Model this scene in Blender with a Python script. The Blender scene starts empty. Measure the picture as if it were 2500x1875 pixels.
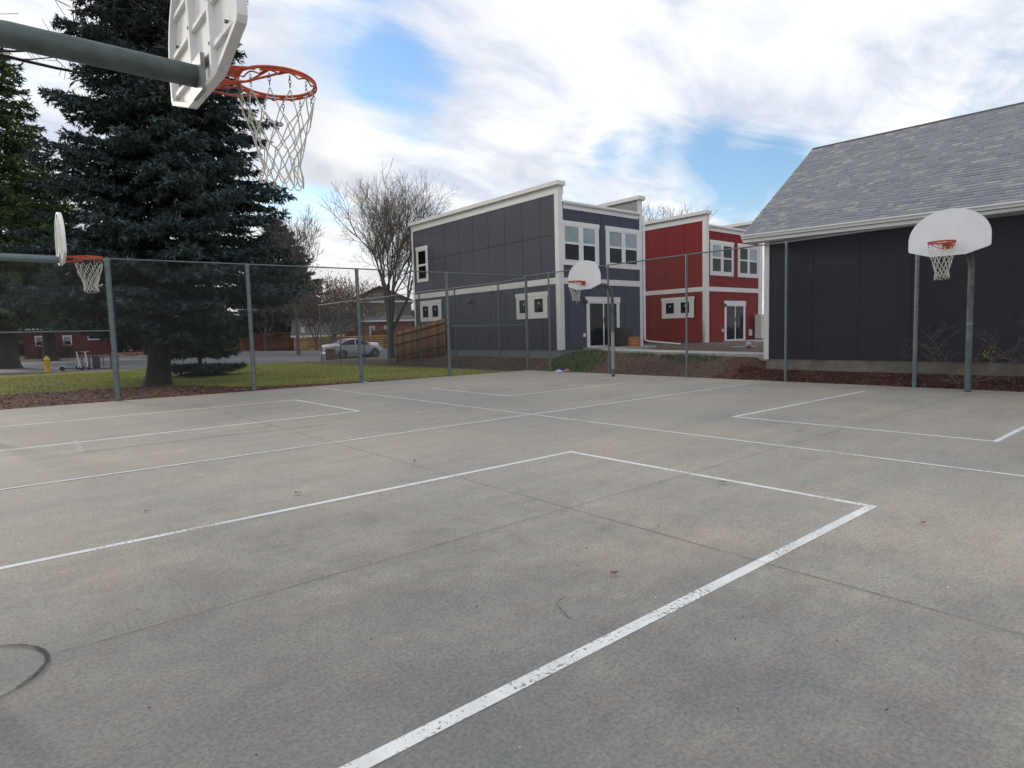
import bpy, math, random
import numpy as np
from mathutils import Vector, Matrix, noise as mnoise
R=math.radians
SC=bpy.context.scene
COL=SC.collection
rng=np.random.default_rng(7)
random.seed(7)

# ---------------------------------------------------------------- materials
def nodes(name):
    m=bpy.data.materials.new(name); m.use_nodes=True
    nt=m.node_tree; b=nt.nodes['Principled BSDF']
    return m,nt,b
def N(nt,t,**kw):
    n=nt.nodes.new(t)
    for k,v in kw.items():
        if k.startswith('i_'): n.inputs[k[2:].replace('_',' ')].default_value=v
        else: setattr(n,k,v)
    return n
def noise_node(nt,scale,detail=4,rough=.55,coord='Object',vec=None,stretch=None):
    n=N(nt,'ShaderNodeTexNoise'); n.inputs['Scale'].default_value=scale
    n.inputs['Detail'].default_value=detail; n.inputs['Roughness'].default_value=rough
    if vec is None:
        tc=N(nt,'ShaderNodeTexCoord'); vec=tc.outputs[coord]
    if stretch:
        mp=N(nt,'ShaderNodeMapping'); mp.inputs['Scale'].default_value=stretch
        nt.links.new(vec,mp.inputs['Vector']); vec=mp.outputs['Vector']
    nt.links.new(vec,n.inputs['Vector'])
    return n
def ramp(nt,src,stops):
    r=N(nt,'ShaderNodeValToRGB'); e=r.color_ramp.elements
    while len(e)<len(stops): e.new(.5)
    for el,(p,c) in zip(e,stops):
        el.position=p; el.color=(*c,1) if len(c)==3 else c
    nt.links.new(src,r.inputs['Fac']); return r
def mixc(nt,f,a,b,mode='MIX'):
    m=N(nt,'ShaderNodeMix'); m.data_type='RGBA'; m.blend_type=mode
    for s,i in ((f,0),(a,6),(b,7)):
        if hasattr(s,'is_output') or isinstance(s,bpy.types.NodeSocket): nt.links.new(s,m.inputs[i])
        elif i==0: m.inputs[0].default_value=s
        else: m.inputs[i].default_value=(*s,1) if len(s)==3 else s
    return m.outputs[2]
def bump(nt,b,src,strength=.3,dist=.01):
    n=N(nt,'ShaderNodeBump'); n.inputs['Strength'].default_value=strength; n.inputs['Distance'].default_value=dist
    nt.links.new(src,n.inputs['Height']); nt.links.new(n.outputs['Normal'],b.inputs['Normal'])
def varied(name,c,var=.15,scale=6,rough=.7,c2=None,bs=0,bscale=60,metal=0,stretch=None,spec=.5):
    m,nt,b=nodes(name)
    n=noise_node(nt,scale,5,stretch=stretch)
    c2=c2 or tuple(x*(1-var) for x in c); c1=tuple(min(1,x*(1+var)) for x in c)
    r=ramp(nt,n.outputs['Fac'],[(.3,c2),(.7,c1)])
    nt.links.new(r.outputs['Color'],b.inputs['Base Color'])
    b.inputs['Roughness'].default_value=rough; b.inputs['Metallic'].default_value=metal
    b.inputs['Specular IOR Level'].default_value=spec
    if bs:
        n2=noise_node(nt,bscale,3,stretch=stretch); bump(nt,b,n2.outputs['Fac'],bs)
    return m
def attrcol(name,rough=.8,spec=.3,attr='col',extra=None,trans=0):
    m,nt,b=nodes(name)
    a=N(nt,'ShaderNodeAttribute'); a.attribute_name=attr
    out=a.outputs['Color']
    if extra:
        n=noise_node(nt,extra,3); r=ramp(nt,n.outputs['Fac'],[(.3,(.7,.7,.7)),(.7,(1.2,1.2,1.2))])
        out=mixc(nt,1.0,out,r.outputs['Color'],'MULTIPLY')
    nt.links.new(out,b.inputs['Base Color'])
    b.inputs['Roughness'].default_value=rough; b.inputs['Specular IOR Level'].default_value=spec
    return m

M={}
# concrete of the court
def mk_concrete():
    m,nt,b=nodes('court_concrete')
    tc=N(nt,'ShaderNodeTexCoord'); P=tc.outputs['Object']
    big=noise_node(nt,.28,5,.6,vec=P); mid=noise_node(nt,1.7,8,.7,vec=P); mot=noise_node(nt,9,8,.75,vec=P)
    fine=noise_node(nt,48,5,.75,vec=P); streak=noise_node(nt,.9,6,.65,vec=P,stretch=(.3,2.4,1))
    c=ramp(nt,big.outputs['Fac'],[(.36,(.318,.303,.274)),(.5,(.360,.333,.287)),(.64,(.402,.356,.292))])
    def mul(c,src,stops,f=1.0):
        r=ramp(nt,src,stops); return mixc(nt,f,c,r.outputs['Color'],'MULTIPLY')
    c=mul(c.outputs['Color'],mid.outputs['Fac'],[(.32,(.91,.91,.92)),(.5,(1,1,1)),(.68,(1.06,1.06,1.05))])
    c=mul(c,streak.outputs['Fac'],[(.36,(.93,.93,.94)),(.62,(1.05,1.04,1.03))])
    c=mul(c,mot.outputs['Fac'],[(.36,(.92,.92,.925)),(.5,(1,1,1)),(.64,(1.06,1.06,1.05))])
    c=mul(c,fine.outputs['Fac'],[(.38,(.75,.75,.76)),(.5,(1,1,1)),(.62,(1.20,1.19,1.17))])
    rust=noise_node(nt,.6,5,.6,vec=P); rr=ramp(nt,rust.outputs['Fac'],[(.56,(0,0,0)),(.74,(.38,.38,.38))])
    c=mixc(nt,rr.outputs['Color'],c,(.37,.30,.235))
    ch=noise_node(nt,3.3,6,.7,vec=P); c=mul(c,ch.outputs['Color'],[(.0,(.0,.0,.0)),(1,(1,1,1))],0.0)
    r3=ramp(nt,ch.outputs['Fac'],[(.38,(1.05,.985,.95)),(.5,(1,1,1)),(.62,(.965,1.0,.965))]); c=mixc(nt,.9,c,r3.outputs['Color'],'MULTIPLY')
    for sc,th,k in ((150,.20,.45),(34,.10,.5),(2.1,.014,.4)):
        v=N(nt,'ShaderNodeTexVoronoi'); v.inputs['Scale'].default_value=sc; nt.links.new(P,v.inputs['Vector'])
        c=mul(c,v.outputs['Distance'],[(th*.6,(k,k,k)),(th,(1,1,1))])
    v=N(nt,'ShaderNodeTexVoronoi'); v.inputs['Scale'].default_value=4.3; nt.links.new(P,v.inputs['Vector'])
    c=mul(c,v.outputs['Distance'],[(.02,(1.7,1.7,1.7)),(.035,(1,1,1))])
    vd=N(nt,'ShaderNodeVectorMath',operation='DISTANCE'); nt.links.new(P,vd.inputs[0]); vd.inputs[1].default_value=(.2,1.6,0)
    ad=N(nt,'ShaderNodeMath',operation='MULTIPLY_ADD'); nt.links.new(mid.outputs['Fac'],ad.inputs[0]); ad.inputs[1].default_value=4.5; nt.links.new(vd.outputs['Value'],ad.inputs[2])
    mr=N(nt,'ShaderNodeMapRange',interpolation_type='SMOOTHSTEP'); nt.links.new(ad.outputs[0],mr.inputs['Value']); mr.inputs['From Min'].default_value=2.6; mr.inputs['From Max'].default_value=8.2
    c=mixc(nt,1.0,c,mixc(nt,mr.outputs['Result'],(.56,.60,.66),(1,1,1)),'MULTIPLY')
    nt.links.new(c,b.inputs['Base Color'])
    rg=ramp(nt,mid.outputs['Fac'],[(.3,(.66,)*3),(.7,(.88,)*3)]); nt.links.new(rg.outputs['Color'],b.inputs['Roughness'])
    b.inputs['Specular IOR Level'].default_value=.35
    bump(nt,b,fine.outputs['Fac'],.22,.003)
    return m
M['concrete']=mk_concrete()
def mk_paint():
    m,nt,b=nodes('worn_white_paint')
    tc=N(nt,'ShaderNodeTexCoord'); P=tc.outputs['Object']
    n1=noise_node(nt,42,5,.72,vec=P); n2=noise_node(nt,1.3,3,.6,vec=P)
    a=N(nt,'ShaderNodeMath',operation='MULTIPLY_ADD'); nt.links.new(n2.outputs['Fac'],a.inputs[0]); a.inputs[1].default_value=.5; a.inputs[2].default_value=-.25
    s=N(nt,'ShaderNodeMath',operation='ADD'); nt.links.new(n1.outputs['Fac'],s.inputs[0]); nt.links.new(a.outputs[0],s.inputs[1])
    r=ramp(nt,s.outputs[0],[(.375,(0,0,0)),(.42,(1,1,1))]); nt.links.new(r.outputs['Color'],b.inputs['Alpha'])
    n3=noise_node(nt,6,4,vec=P); c=ramp(nt,n3.outputs['Fac'],[(.3,(.66,.66,.64)),(.7,(.80,.80,.78))])
    nt.links.new(c.outputs['Color'],b.inputs['Base Color']); b.inputs['Roughness'].default_value=.7
    return m
M['paint']=mk_paint()
def mk_faint(name,c,lo,hi,scale=30):
    m,nt,b=nodes(name)
    tc=N(nt,'ShaderNodeTexCoord'); P=tc.outputs['Object']
    n1=noise_node(nt,scale,5,.7,vec=P); r=ramp(nt,n1.outputs['Fac'],[(lo,(0,0,0)),(hi,(.85,.85,.85))]); nt.links.new(r.outputs['Color'],b.inputs['Alpha'])
    b.inputs['Base Color'].default_value=(*c,1); b.inputs['Roughness'].default_value=.9; return m
M['joint']=mk_faint('joint_dirt',(.06,.057,.05),.22,.6,9)
M['crack']=mk_faint('crack_filler',(.045,.045,.045),.2,.5,14)
M['chalk']=mk_faint('sprayed_chalk',(.75,.76,.78),.4,.75,22)
def mk_ground():
    m,nt,b=nodes('lawn_and_soil')
    tc=N(nt,'ShaderNodeTexCoord'); P=tc.outputs['Object']
    at=N(nt,'ShaderNodeAttribute'); at.attribute_name='mask'
    sep=N(nt,'ShaderNodeSeparateColor'); nt.links.new(at.outputs['Color'],sep.inputs[0])
    nz=noise_node(nt,1.6,6,.7,vec=P); nf=noise_node(nt,22,5,.75,vec=P)
    def edge(ch,wid=.12):
        a=N(nt,'ShaderNodeMath',operation='SUBTRACT'); nt.links.new(nz.outputs['Fac'],a.inputs[0]); a.inputs[1].default_value=.5
        a2=N(nt,'ShaderNodeMath',operation='MULTIPLY_ADD'); nt.links.new(a.outputs[0],a2.inputs[0]); a2.inputs[1].default_value=.9; nt.links.new(sep.outputs[ch],a2.inputs[2])
        a3=N(nt,'ShaderNodeMath',operation='SUBTRACT'); nt.links.new(nf.outputs['Fac'],a3.inputs[0]); a3.inputs[1].default_value=.5
        a4=N(nt,'ShaderNodeMath',operation='MULTIPLY_ADD'); nt.links.new(a3.outputs[0],a4.inputs[0]); a4.inputs[1].default_value=.8; nt.links.new(a2.outputs[0],a4.inputs[2])
        r=ramp(nt,a4.outputs[0],[(.5-wid,(0,0,0)),(.5+wid,(1,1,1))]); return r.outputs['Color']
    gn=noise_node(nt,.5,5,.65,vec=P)
    grass=ramp(nt,gn.outputs['Fac'],[(.34,(.36,.27,.10)),(.45,(.31,.28,.075)),(.56,(.24,.28,.065)),(.66,(.15,.22,.05))])
    gf=ramp(nt,nf.outputs['Fac'],[(.25,(.5,.5,.45)),(.5,(1,1,1)),(.75,(1.5,1.4,1.3))])
    g=mixc(nt,1,grass.outputs['Color'],gf.outputs['Color'],'MULTIPLY')
    lit=ramp(nt,nf.outputs['Fac'],[(.3,(.045,.020,.014)),(.5,(.14,.062,.042)),(.72,(.28,.16,.11))])
    dirt=ramp(nt,nf.outputs['Fac'],[(.28,(.060,.042,.036)),(.5,(.135,.102,.086)),(.72,(.25,.20,.17))])
    dn=ramp(nt,gn.outputs['Fac'],[(.35,(.8,.75,.72)),(.65,(1.25,1.15,1.0))])
    dd=mixc(nt,1,dirt.outputs['Color'],dn.outputs['Color'],'MULTIPLY')
    c=mixc(nt,edge('Red'),g,lit.outputs['Color'])
    c=mixc(nt,edge('Green',.04),c,dd)
    gg=ramp(nt,nf.outputs['Fac'],[(.3,(.035,.05,.02)),(.5,(.085,.115,.045)),(.72,(.17,.20,.09))])
    c=mixc(nt,edge('Blue',.1),c,gg.outputs['Color'])
    nt.links.new(c,b.inputs['Base Color']); b.inputs['Roughness'].default_value=.95; b.inputs['Specular IOR Level'].default_value=.15
    bump(nt,b,nf.outputs['Fac'],.9,.04)
    return m
M['ground']=mk_ground()
M['asphalt']=varied('street_asphalt',(.105,.105,.11),.15,1.2,.85,bs=.3,bscale=60)
M['kerb']=varied('kerb_concrete',(.36,.345,.32),.15,3,.85,bs=.2)
M['walk']=varied('walk_concrete',(.42,.41,.385),.12,2.5,.85,bs=.2)
M['foundation']=varied('foundation_concrete',(.20,.18,.145),.22,2.2,.9,bs=.3,c2=(.12,.11,.085))
def siding(name,c,var=.06,rough=.55):
    m,nt,b=nodes(name)
    tc=N(nt,'ShaderNodeTexCoord'); P=tc.outputs['Object']
    n=noise_node(nt,.8,4,vec=P); g=noise_node(nt,18,4,.7,vec=P,stretch=(1,1,.08))
    c2=tuple(x*(1-var) for x in c); c1=tuple(x*(1+var) for x in c)
    r=ramp(nt,n.outputs['Fac'],[(.3,c2),(.7,c1)]); r2=ramp(nt,g.outputs['Fac'],[(.3,(.9,)*3),(.7,(1.08,)*3)])
    nt.links.new(mixc(nt,1,r.outputs['Color'],r2.outputs['Color'],'MULTIPLY'),b.inputs['Base Color'])
    b.inputs['Roughness'].default_value=.75; b.inputs['Specular IOR Level'].default_value=.22; bump(nt,b,g.outputs['Fac'],.25,.004); return m
M['grey_siding']=siding('charcoal_siding',(.074,.077,.106))
M['red_siding']=siding('barn_red_siding',(.215,.022,.021))
M['navy_siding']=siding('dark_navy_siding',(.027,.0265,.040),.1)
M['gap']=varied('joint_sealant',(.02,.02,.022),.1,5,.8)
M['red_gap']=varied('red_joint_sealant',(.06,.010,.010),.1,5,.8)
M['trim']=varied('white_trim_paint',(.72,.71,.70),.04,2,.6)
M['vinyl']=varied('white_vinyl',(.78,.78,.79),.03,3,.4)
M['grey_found']=varied('grey_painted_foundation',(.20,.215,.235),.06,2,.8,bs=.15)
M['lining']=varied('grey_parapet_lining',(.30,.29,.275),.06,3,.8)
M['glass']=varied('window_glass',(.008,.009,.013),.1,1,.05,spec=.18)
M['pale_glass']=varied('pale_blue_grey_glass',(.24,.29,.31),.25,1.4,.06,c2=(.17,.21,.23),spec=.5)  # paler blue-grey base colour, for most upper panes and the headlights
M['galv']=varied('galvanised_steel',(.135,.165,.175),.14,5,.5,metal=.35,bs=.08)
M['galv_dark']=varied('dark_galvanised_steel',(.10,.125,.12),.3,7,.55,metal=.3,bs=.08)
M['galv_worn']=varied('worn_galvanised_steel',(.30,.31,.32),.2,8,.5,metal=.35)
M['wire']=varied('fence_wire',(.11,.115,.12),.1,9,.7,metal=.1,spec=.3)
M['tie']=varied('tie_wire',(.06,.06,.06),.1,9,.7)
M['board']=varied('white_backboard_paint',(.80,.80,.82),.05,1.7,.4,bs=.04,bscale=9)
def mk_dirtyboard():
    m,nt,b=nodes('weathered_backboard_back')
    n=noise_node(nt,7,6,.65,stretch=(1,1,.25)); n2=noise_node(nt,2.2,4)
    r=ramp(nt,n.outputs['Fac'],[(.30,(.50,.46,.38)),(.42,(.74,.74,.72)),(.7,(.84,.84,.83))])
    r2=ramp(nt,n2.outputs['Fac'],[(.3,(.93,.92,.90)),(.6,(1,1,1))])
    nt.links.new(mixc(nt,1,r.outputs['Color'],r2.outputs['Color'],'MULTIPLY'),b.inputs['Base Color']); b.inputs['Roughness'].default_value=.6; return m
M['boardback']=mk_dirtyboard()
M['rim']=varied('orange_rim_paint',(.58,.095,.028),.22,20,.45,c2=(.36,.05,.02))
M['net']=varied('dirty_white_net_cord',(.62,.60,.54),.12,30,.9)
M['chain']=varied('net_hook_steel',(.18,.18,.19),.1,30,.4,metal=.7)
M['bark']=varied('tree_bark',(.040,.033,.030),.4,9,.95,bs=.8,bscale=22,stretch=(1,1,.3))
M['bark_far']=varied('grey_bark',(.115,.098,.090),.3,9,.95)
M['palertwig']=varied('brown_grey_twigs',(.19,.155,.14),.25,5,.9)
M['shrubtwig']=varied('pale_shrub_twigs',(.17,.13,.10),.25,5,.9)
M['twig']=varied('bare_twigs',(.085,.068,.058),.25,5,.9)
M['needles']=attrcol('spruce_needles',.75,.25)
M['leaf']=attrcol('dry_leaves',.8,.2)
M['woodfence']=attrcol('stained_fence_boards',.85,.2,extra=12)
M['yellowfence']=attrcol('new_pine_boards',.8,.2,extra=8)
M['brick']=None
def mk_brick():
    m,nt,b=nodes('red_brick')
    br=N(nt,'ShaderNodeTexBrick'); br.inputs['Scale'].default_value=4
    br.inputs['Color1'].default_value=(.26,.085,.05,1); br.inputs['Color2'].default_value=(.19,.06,.04,1); br.inputs['Mortar'].default_value=(.25,.2,.17,1)
    br.inputs['Mortar Size'].default_value=.012
    tc=N(nt,'ShaderNodeTexCoord'); mp=N(nt,'ShaderNodeMapping'); mp.inputs['Rotation'].default_value=(R(90),0,0)
    nt.links.new(tc.outputs['Object'],mp.inputs['Vector']); nt.links.new(mp.outputs['Vector'],br.inputs['Vector'])
    nt.links.new(br.outputs['Color'],b.inputs['Base Color']); b.inputs['Roughness'].default_value=.9; return m
M['brick']=mk_brick()
M['beige']=varied('beige_stucco',(.17,.15,.13),.1,3,.9)
M['farroof']=varied('far_roof_shingles',(.115,.105,.10),.2,7,.9)
M['brownroof']=varied('brown_roof_shingles',(.085,.050,.045),.2,7,.9)
M['shingle']=attrcol('asphalt_shingles',.95,.2,extra=70)
M['black']=varied('black_cover_fabric',(.016,.015,.016),.3,4,.7,bs=.4,bscale=6)
M['cardboard']=varied('orange_printed_cardboard',(.42,.135,.05),.12,6,.8)
M['cardtext']=varied('pale_print',(.62,.40,.30),.1,6,.8)
M['yellow']=varied('yellow_hydrant_paint',(.55,.34,.03),.12,8,.5)
M['carpaint']=varied('silver_car_paint',(.50,.52,.56),.04,2,.3,metal=.2)
M['whitecar']=varied('white_car_paint',(.75,.75,.75),.03,2,.3)
M['carglass']=varied('tinted_car_glass',(.008,.009,.011),.1,1,.08,spec=.3)
M['tyre']=varied('tyre_rubber',(.02,.02,.02),.2,8,.85)
M['alloy']=varied('alloy_rim',(.30,.31,.32),.1,8,.35,metal=.7)
M['redlens']=varied('pale_red_lens',(.42,.30,.30),.3,5,.2)
M['darkplastic']=varied('dark_plastic',(.03,.03,.032),.2,8,.6)
M['teal']=varied('teal_scooter_paint',(.16,.38,.44),.1,8,.4)
M['whiteplastic']=varied('white_scooter_tube',(.62,.62,.64),.06,8,.4)
M['bluebin']=varied('dark_blue_panel',(.02,.024,.05),.2,4,.5)
M['rackmetal']=varied('dark_rack_tube',(.07,.08,.085),.2,8,.5,metal=.3)
M['utility']=varied('brown_utility_box',(.15,.075,.055),.15,4,.7)
M['sign']=varied('pale_sign_plate',(.55,.56,.57),.08,8,.5)
M['ac']=varied('cream_enamel',(.62,.60,.56),.04,3,.5)
M['fanblack']=varied('dark_grille',(.05,.05,.05),.2,9,.6)
M['ball']=varied('dusty_pink_ball',(.52,.40,.46),.15,9,.6)
M['paleblue']=varied('pale_blue_plastic',(.40,.50,.55),.08,6,.5)
M['bluecloth']=varied('blue_plastic',(.05,.11,.30),.2,6,.6)
M['clothw']=varied('white_crumpled_cloth',(.55,.55,.62),.2,14,.9,bs=.5)
M['clothp']=varied('pink_crumpled_cloth',(.42,.24,.27),.2,14,.9,bs=.5)
M['clothn']=varied('navy_crumpled_cloth',(.03,.03,.07),.2,14,.9,bs=.5)
M['darkred']=varied('dark_red_cladding',(.11,.020,.022),.15,4,.8)
M['purplebark']=varied('dark_wet_bark',(.05,.038,.05),.3,5,.8)

# ---------------------------------------------------------------- mesh helpers
class MB:
    def __init__(s): s.v=[];s.f=[];s.mi=[];s.n=0
    def add(s,verts,faces,mi=0):
        o=s.n; s.v+= [tuple(map(float,p)) for p in verts]; s.n+=len(verts)
        s.f+= [tuple(i+o for i in f) for f in faces]; s.mi+=[mi]*len(faces)
    def box(s,x0,x1,y0,y1,z0,z1,mi=0):
        s.add([(x0,y0,z0),(x1,y0,z0),(x1,y1,z0),(x0,y1,z0),(x0,y0,z1),(x1,y0,z1),(x1,y1,z1),(x0,y1,z1)],
              [(3,2,1,0),(4,5,6,7),(0,1,5,4),(1,2,6,5),(2,3,7,6),(3,0,4,7)],mi)
    def prism(s,poly,axis,a,b,mi=0):
        """poly in the two remaining axes (in x,y,z order), extruded along axis from a to b"""
        def P(p,t):
            q=list(p); q.insert(axis,t); return q
        n=len(poly)
        v=[P(p,a) for p in poly]+[P(p,b) for p in poly]
        f=[tuple(range(n))[::-1],tuple(range(n,2*n))]+[(i,(i+1)%n,n+(i+1)%n,n+i) for i in range(n)]
        s.add(v,f,mi)
    def tube(s,pts,r,n=8,mi=0,cap=True,closed=False):
        P=[Vector(p) for p in pts]; m=len(P)
        rr=[r]*m if not hasattr(r,'__len__') else r
        rings=[];up=None
        for i in range(m):
            if closed: t=(P[(i+1)%m]-P[i-1])
            else: t=P[min(i+1,m-1)]-P[max(i-1,0)]
            if t.length<1e-9: t=Vector((0,0,1))
            t.normalize()
            if up is None:
                up=Vector((0,0,1)) if abs(t.z)<.9 else Vector((1,0,0))
            a=up-t*up.dot(t)
            if a.length<1e-6: a=t.orthogonal()
            a.normalize(); b=t.cross(a); up=a
            rings.append([P[i]+a*(rr[i]*math.cos(2*math.pi*k/n))+b*(rr[i]*math.sin(2*math.pi*k/n)) for k in range(n)])
        v=[p for g in rings for p in g]; f=[]
        for i in range(m if closed else m-1):
            j=(i+1)%m
            for k in range(n): f.append((i*n+k,i*n+(k+1)%n,j*n+(k+1)%n,j*n+k))
        if cap and not closed: f+= [tuple(range(n))[::-1],tuple((m-1)*n+k for k in range(n))]
        s.add(v,f,mi)
    def lathe(s,prof,c=(0,0,0),n=20,mi=0,axis=2):
        v=[];f=[]
        for (r,z) in prof:
            for k in range(n):
                a=2*math.pi*k/n; p=[r*math.cos(a),r*math.sin(a)]; p.insert(axis,z)
                v.append((p[0]+c[0],p[1]+c[1],p[2]+c[2]))
        for i in range(len(prof)-1):
            for k in range(n): f.append((i*n+k,i*n+(k+1)%n,(i+1)*n+(k+1)%n,(i+1)*n+k))
        f+= [tuple(range(n))[::-1],tuple((len(prof)-1)*n+k for k in range(n))]
        s.add(v,f,mi)
def link(name,me,mats,parent=None,smooth=30):
    for m in (mats if isinstance(mats,(list,tuple)) else [mats]): me.materials.append(m)
    if smooth:
        me.polygons.foreach_set('use_smooth',[True]*len(me.polygons))
        try: me.set_sharp_from_angle(angle=R(smooth))
        except Exception: pass
    o=bpy.data.objects.new(name,me); COL.objects.link(o)
    if parent is not None: o.parent=parent
    return o
def build(mb,name,mats,parent=None,smooth=30,fix=True,bevel=0):
    me=bpy.data.meshes.new(name); me.from_pydata(mb.v,[],mb.f); me.polygons.foreach_set('material_index',mb.mi)
    me.update()
    if fix:
        import bmesh
        bm=bmesh.new(); bm.from_mesh(me); bmesh.ops.recalc_face_normals(bm,faces=bm.faces); bm.to_mesh(me); bm.free()
    o=link(name,me,mats,parent,smooth)
    if bevel:
        b=o.modifiers.new('bevel','BEVEL'); b.width=bevel; b.segments=2; b.limit_method='ANGLE'
    return o
def fastmesh(name,V,F,mats,parent=None,colr=None,smooth=0,mi=None):
    """V (n,3), F (m,k) arrays"""
    me=bpy.data.meshes.new(name); V=np.asarray(V,dtype=np.float32); F=np.asarray(F,dtype=np.int32)
    m,k=F.shape
    me.vertices.add(len(V)); me.vertices.foreach_set('co',V.ravel())
    me.loops.add(m*k); me.loops.foreach_set('vertex_index',F.ravel())
    me.polygons.add(m); me.polygons.foreach_set('loop_start',np.arange(0,m*k,k,dtype=np.int32))
    me.update(calc_edges=True)
    if mi is not None: me.polygons.foreach_set('material_index',np.asarray(mi,dtype=np.int32))
    if colr is not None:
        a=me.attributes.new('col','FLOAT_COLOR','FACE'); c=np.ones((m,4),dtype=np.float32); c[:,:3]=colr; a.data.foreach_set('color',c.ravel())
    me.validate()
    return link(name,me,mats,parent,smooth)
def frusta(P0,P1,R0,R1,n=4):
    P0,P1=np.asarray(P0,float),np.asarray(P1,float); R0=np.asarray(R0,float)[:,None];R1=np.asarray(R1,float)[:,None]
    d=P1-P0; L=np.linalg.norm(d,axis=1,keepdims=True); d=d/np.maximum(L,1e-9)
    ref=np.where(np.abs(d[:,2:3])<.9,np.array([[0,0,1.]]),np.array([[1.,0,0]]))
    a=np.cross(d,ref); a/=np.linalg.norm(a,axis=1,keepdims=True); b=np.cross(d,a)
    m=len(P0); V=np.zeros((m,2*n,3))
    for k in range(n):
        c,s=math.cos(2*math.pi*k/n),math.sin(2*math.pi*k/n)
        V[:,k]=P0+(a*c+b*s)*R0; V[:,n+k]=P1+(a*c+b*s)*R1
    base=(np.arange(m)*2*n)[:,None]
    F=np.concatenate([np.stack([base[:,0]+k,base[:,0]+(k+1)%n,base[:,0]+n+(k+1)%n,base[:,0]+n+k],axis=1) for k in range(n)])
    return V.reshape(-1,3),F
def tag(o,label,cat=None,group=None,kind=None):
    if label: o['label']=label
    if cat: o['category']=cat
    if group: o['group']=group
    if kind: o['kind']=kind
    return o
def thing(name,label,cat,loc=(0,0,0),rz=0,group=None):
    o=bpy.data.objects.new(name,None); COL.objects.link(o); o.location=loc; o.rotation_euler=(0,0,rz); o.empty_display_size=.2
    return tag(o,label,cat,group)
def structure(o,label=None): o['kind']='structure'; 
def dup(root,loc,rz,label,name=None,scale=None,mats=None):
    r=root.copy(); COL.objects.link(r); r.location=loc; r.rotation_euler=(0,0,rz); r['label']=label
    if scale: r.scale=scale
    for ch in list(root.children):
        c=ch.copy(); COL.objects.link(c); c.parent=r
        for g in list(ch.children):
            e=g.copy(); COL.objects.link(e); e.parent=c
    return r

# ---------------------------------------------------------------- ground
def yedge(x): return 20.2-.048*x
def sstep(a,b,x):
    t=np.clip((x-a)/(b-a),0,1); return t*t*(3-2*t)
def H(x,y):
    x=np.asarray(x,float);y=np.asarray(y,float)
    z=np.full(np.broadcast(x,y).shape,-.02)
    inside=(x<17.13)&(y<yedge(x)-.05)
    # east bank
    t=np.clip((x-17.15)/(18.35-17.15),0,1)
    topz=np.interp(y,[9.5,14,16.4,18.0,19.2,27,31,36,40],[.60,.66,.71,.66,.40,.44,.26,.08,-.02])
    bank=topz*(.25*t+.75*t*t*(3-2*t))
    bank=bank+np.where(x>18.4,np.clip((x-18.4)/1.2,0,1)*np.interp(y,[10,17,19,30,40],[-.02,.02,.2,.1,0]),0)
    mulch=np.clip((x-17.15)/.7,0,1)*.27
    w=sstep(9.3,10.1,y)
    east=bank*w+mulch*(1-w)
    east=east*(1-sstep(40,70,x)*.0)
    z=np.where(x>17.13,np.where(y<40,east-.004,-.02),z)
    # lawn rising gently by the dirt strip east of x=15 beyond the court corner
    z=np.where((x<=17.13)&(x>14.5)&(y>19.9)&(y<38),z+.02*sstep(14.5,17.1,x),z)
    z=np.where(inside,-.18,z)
    return z
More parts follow.
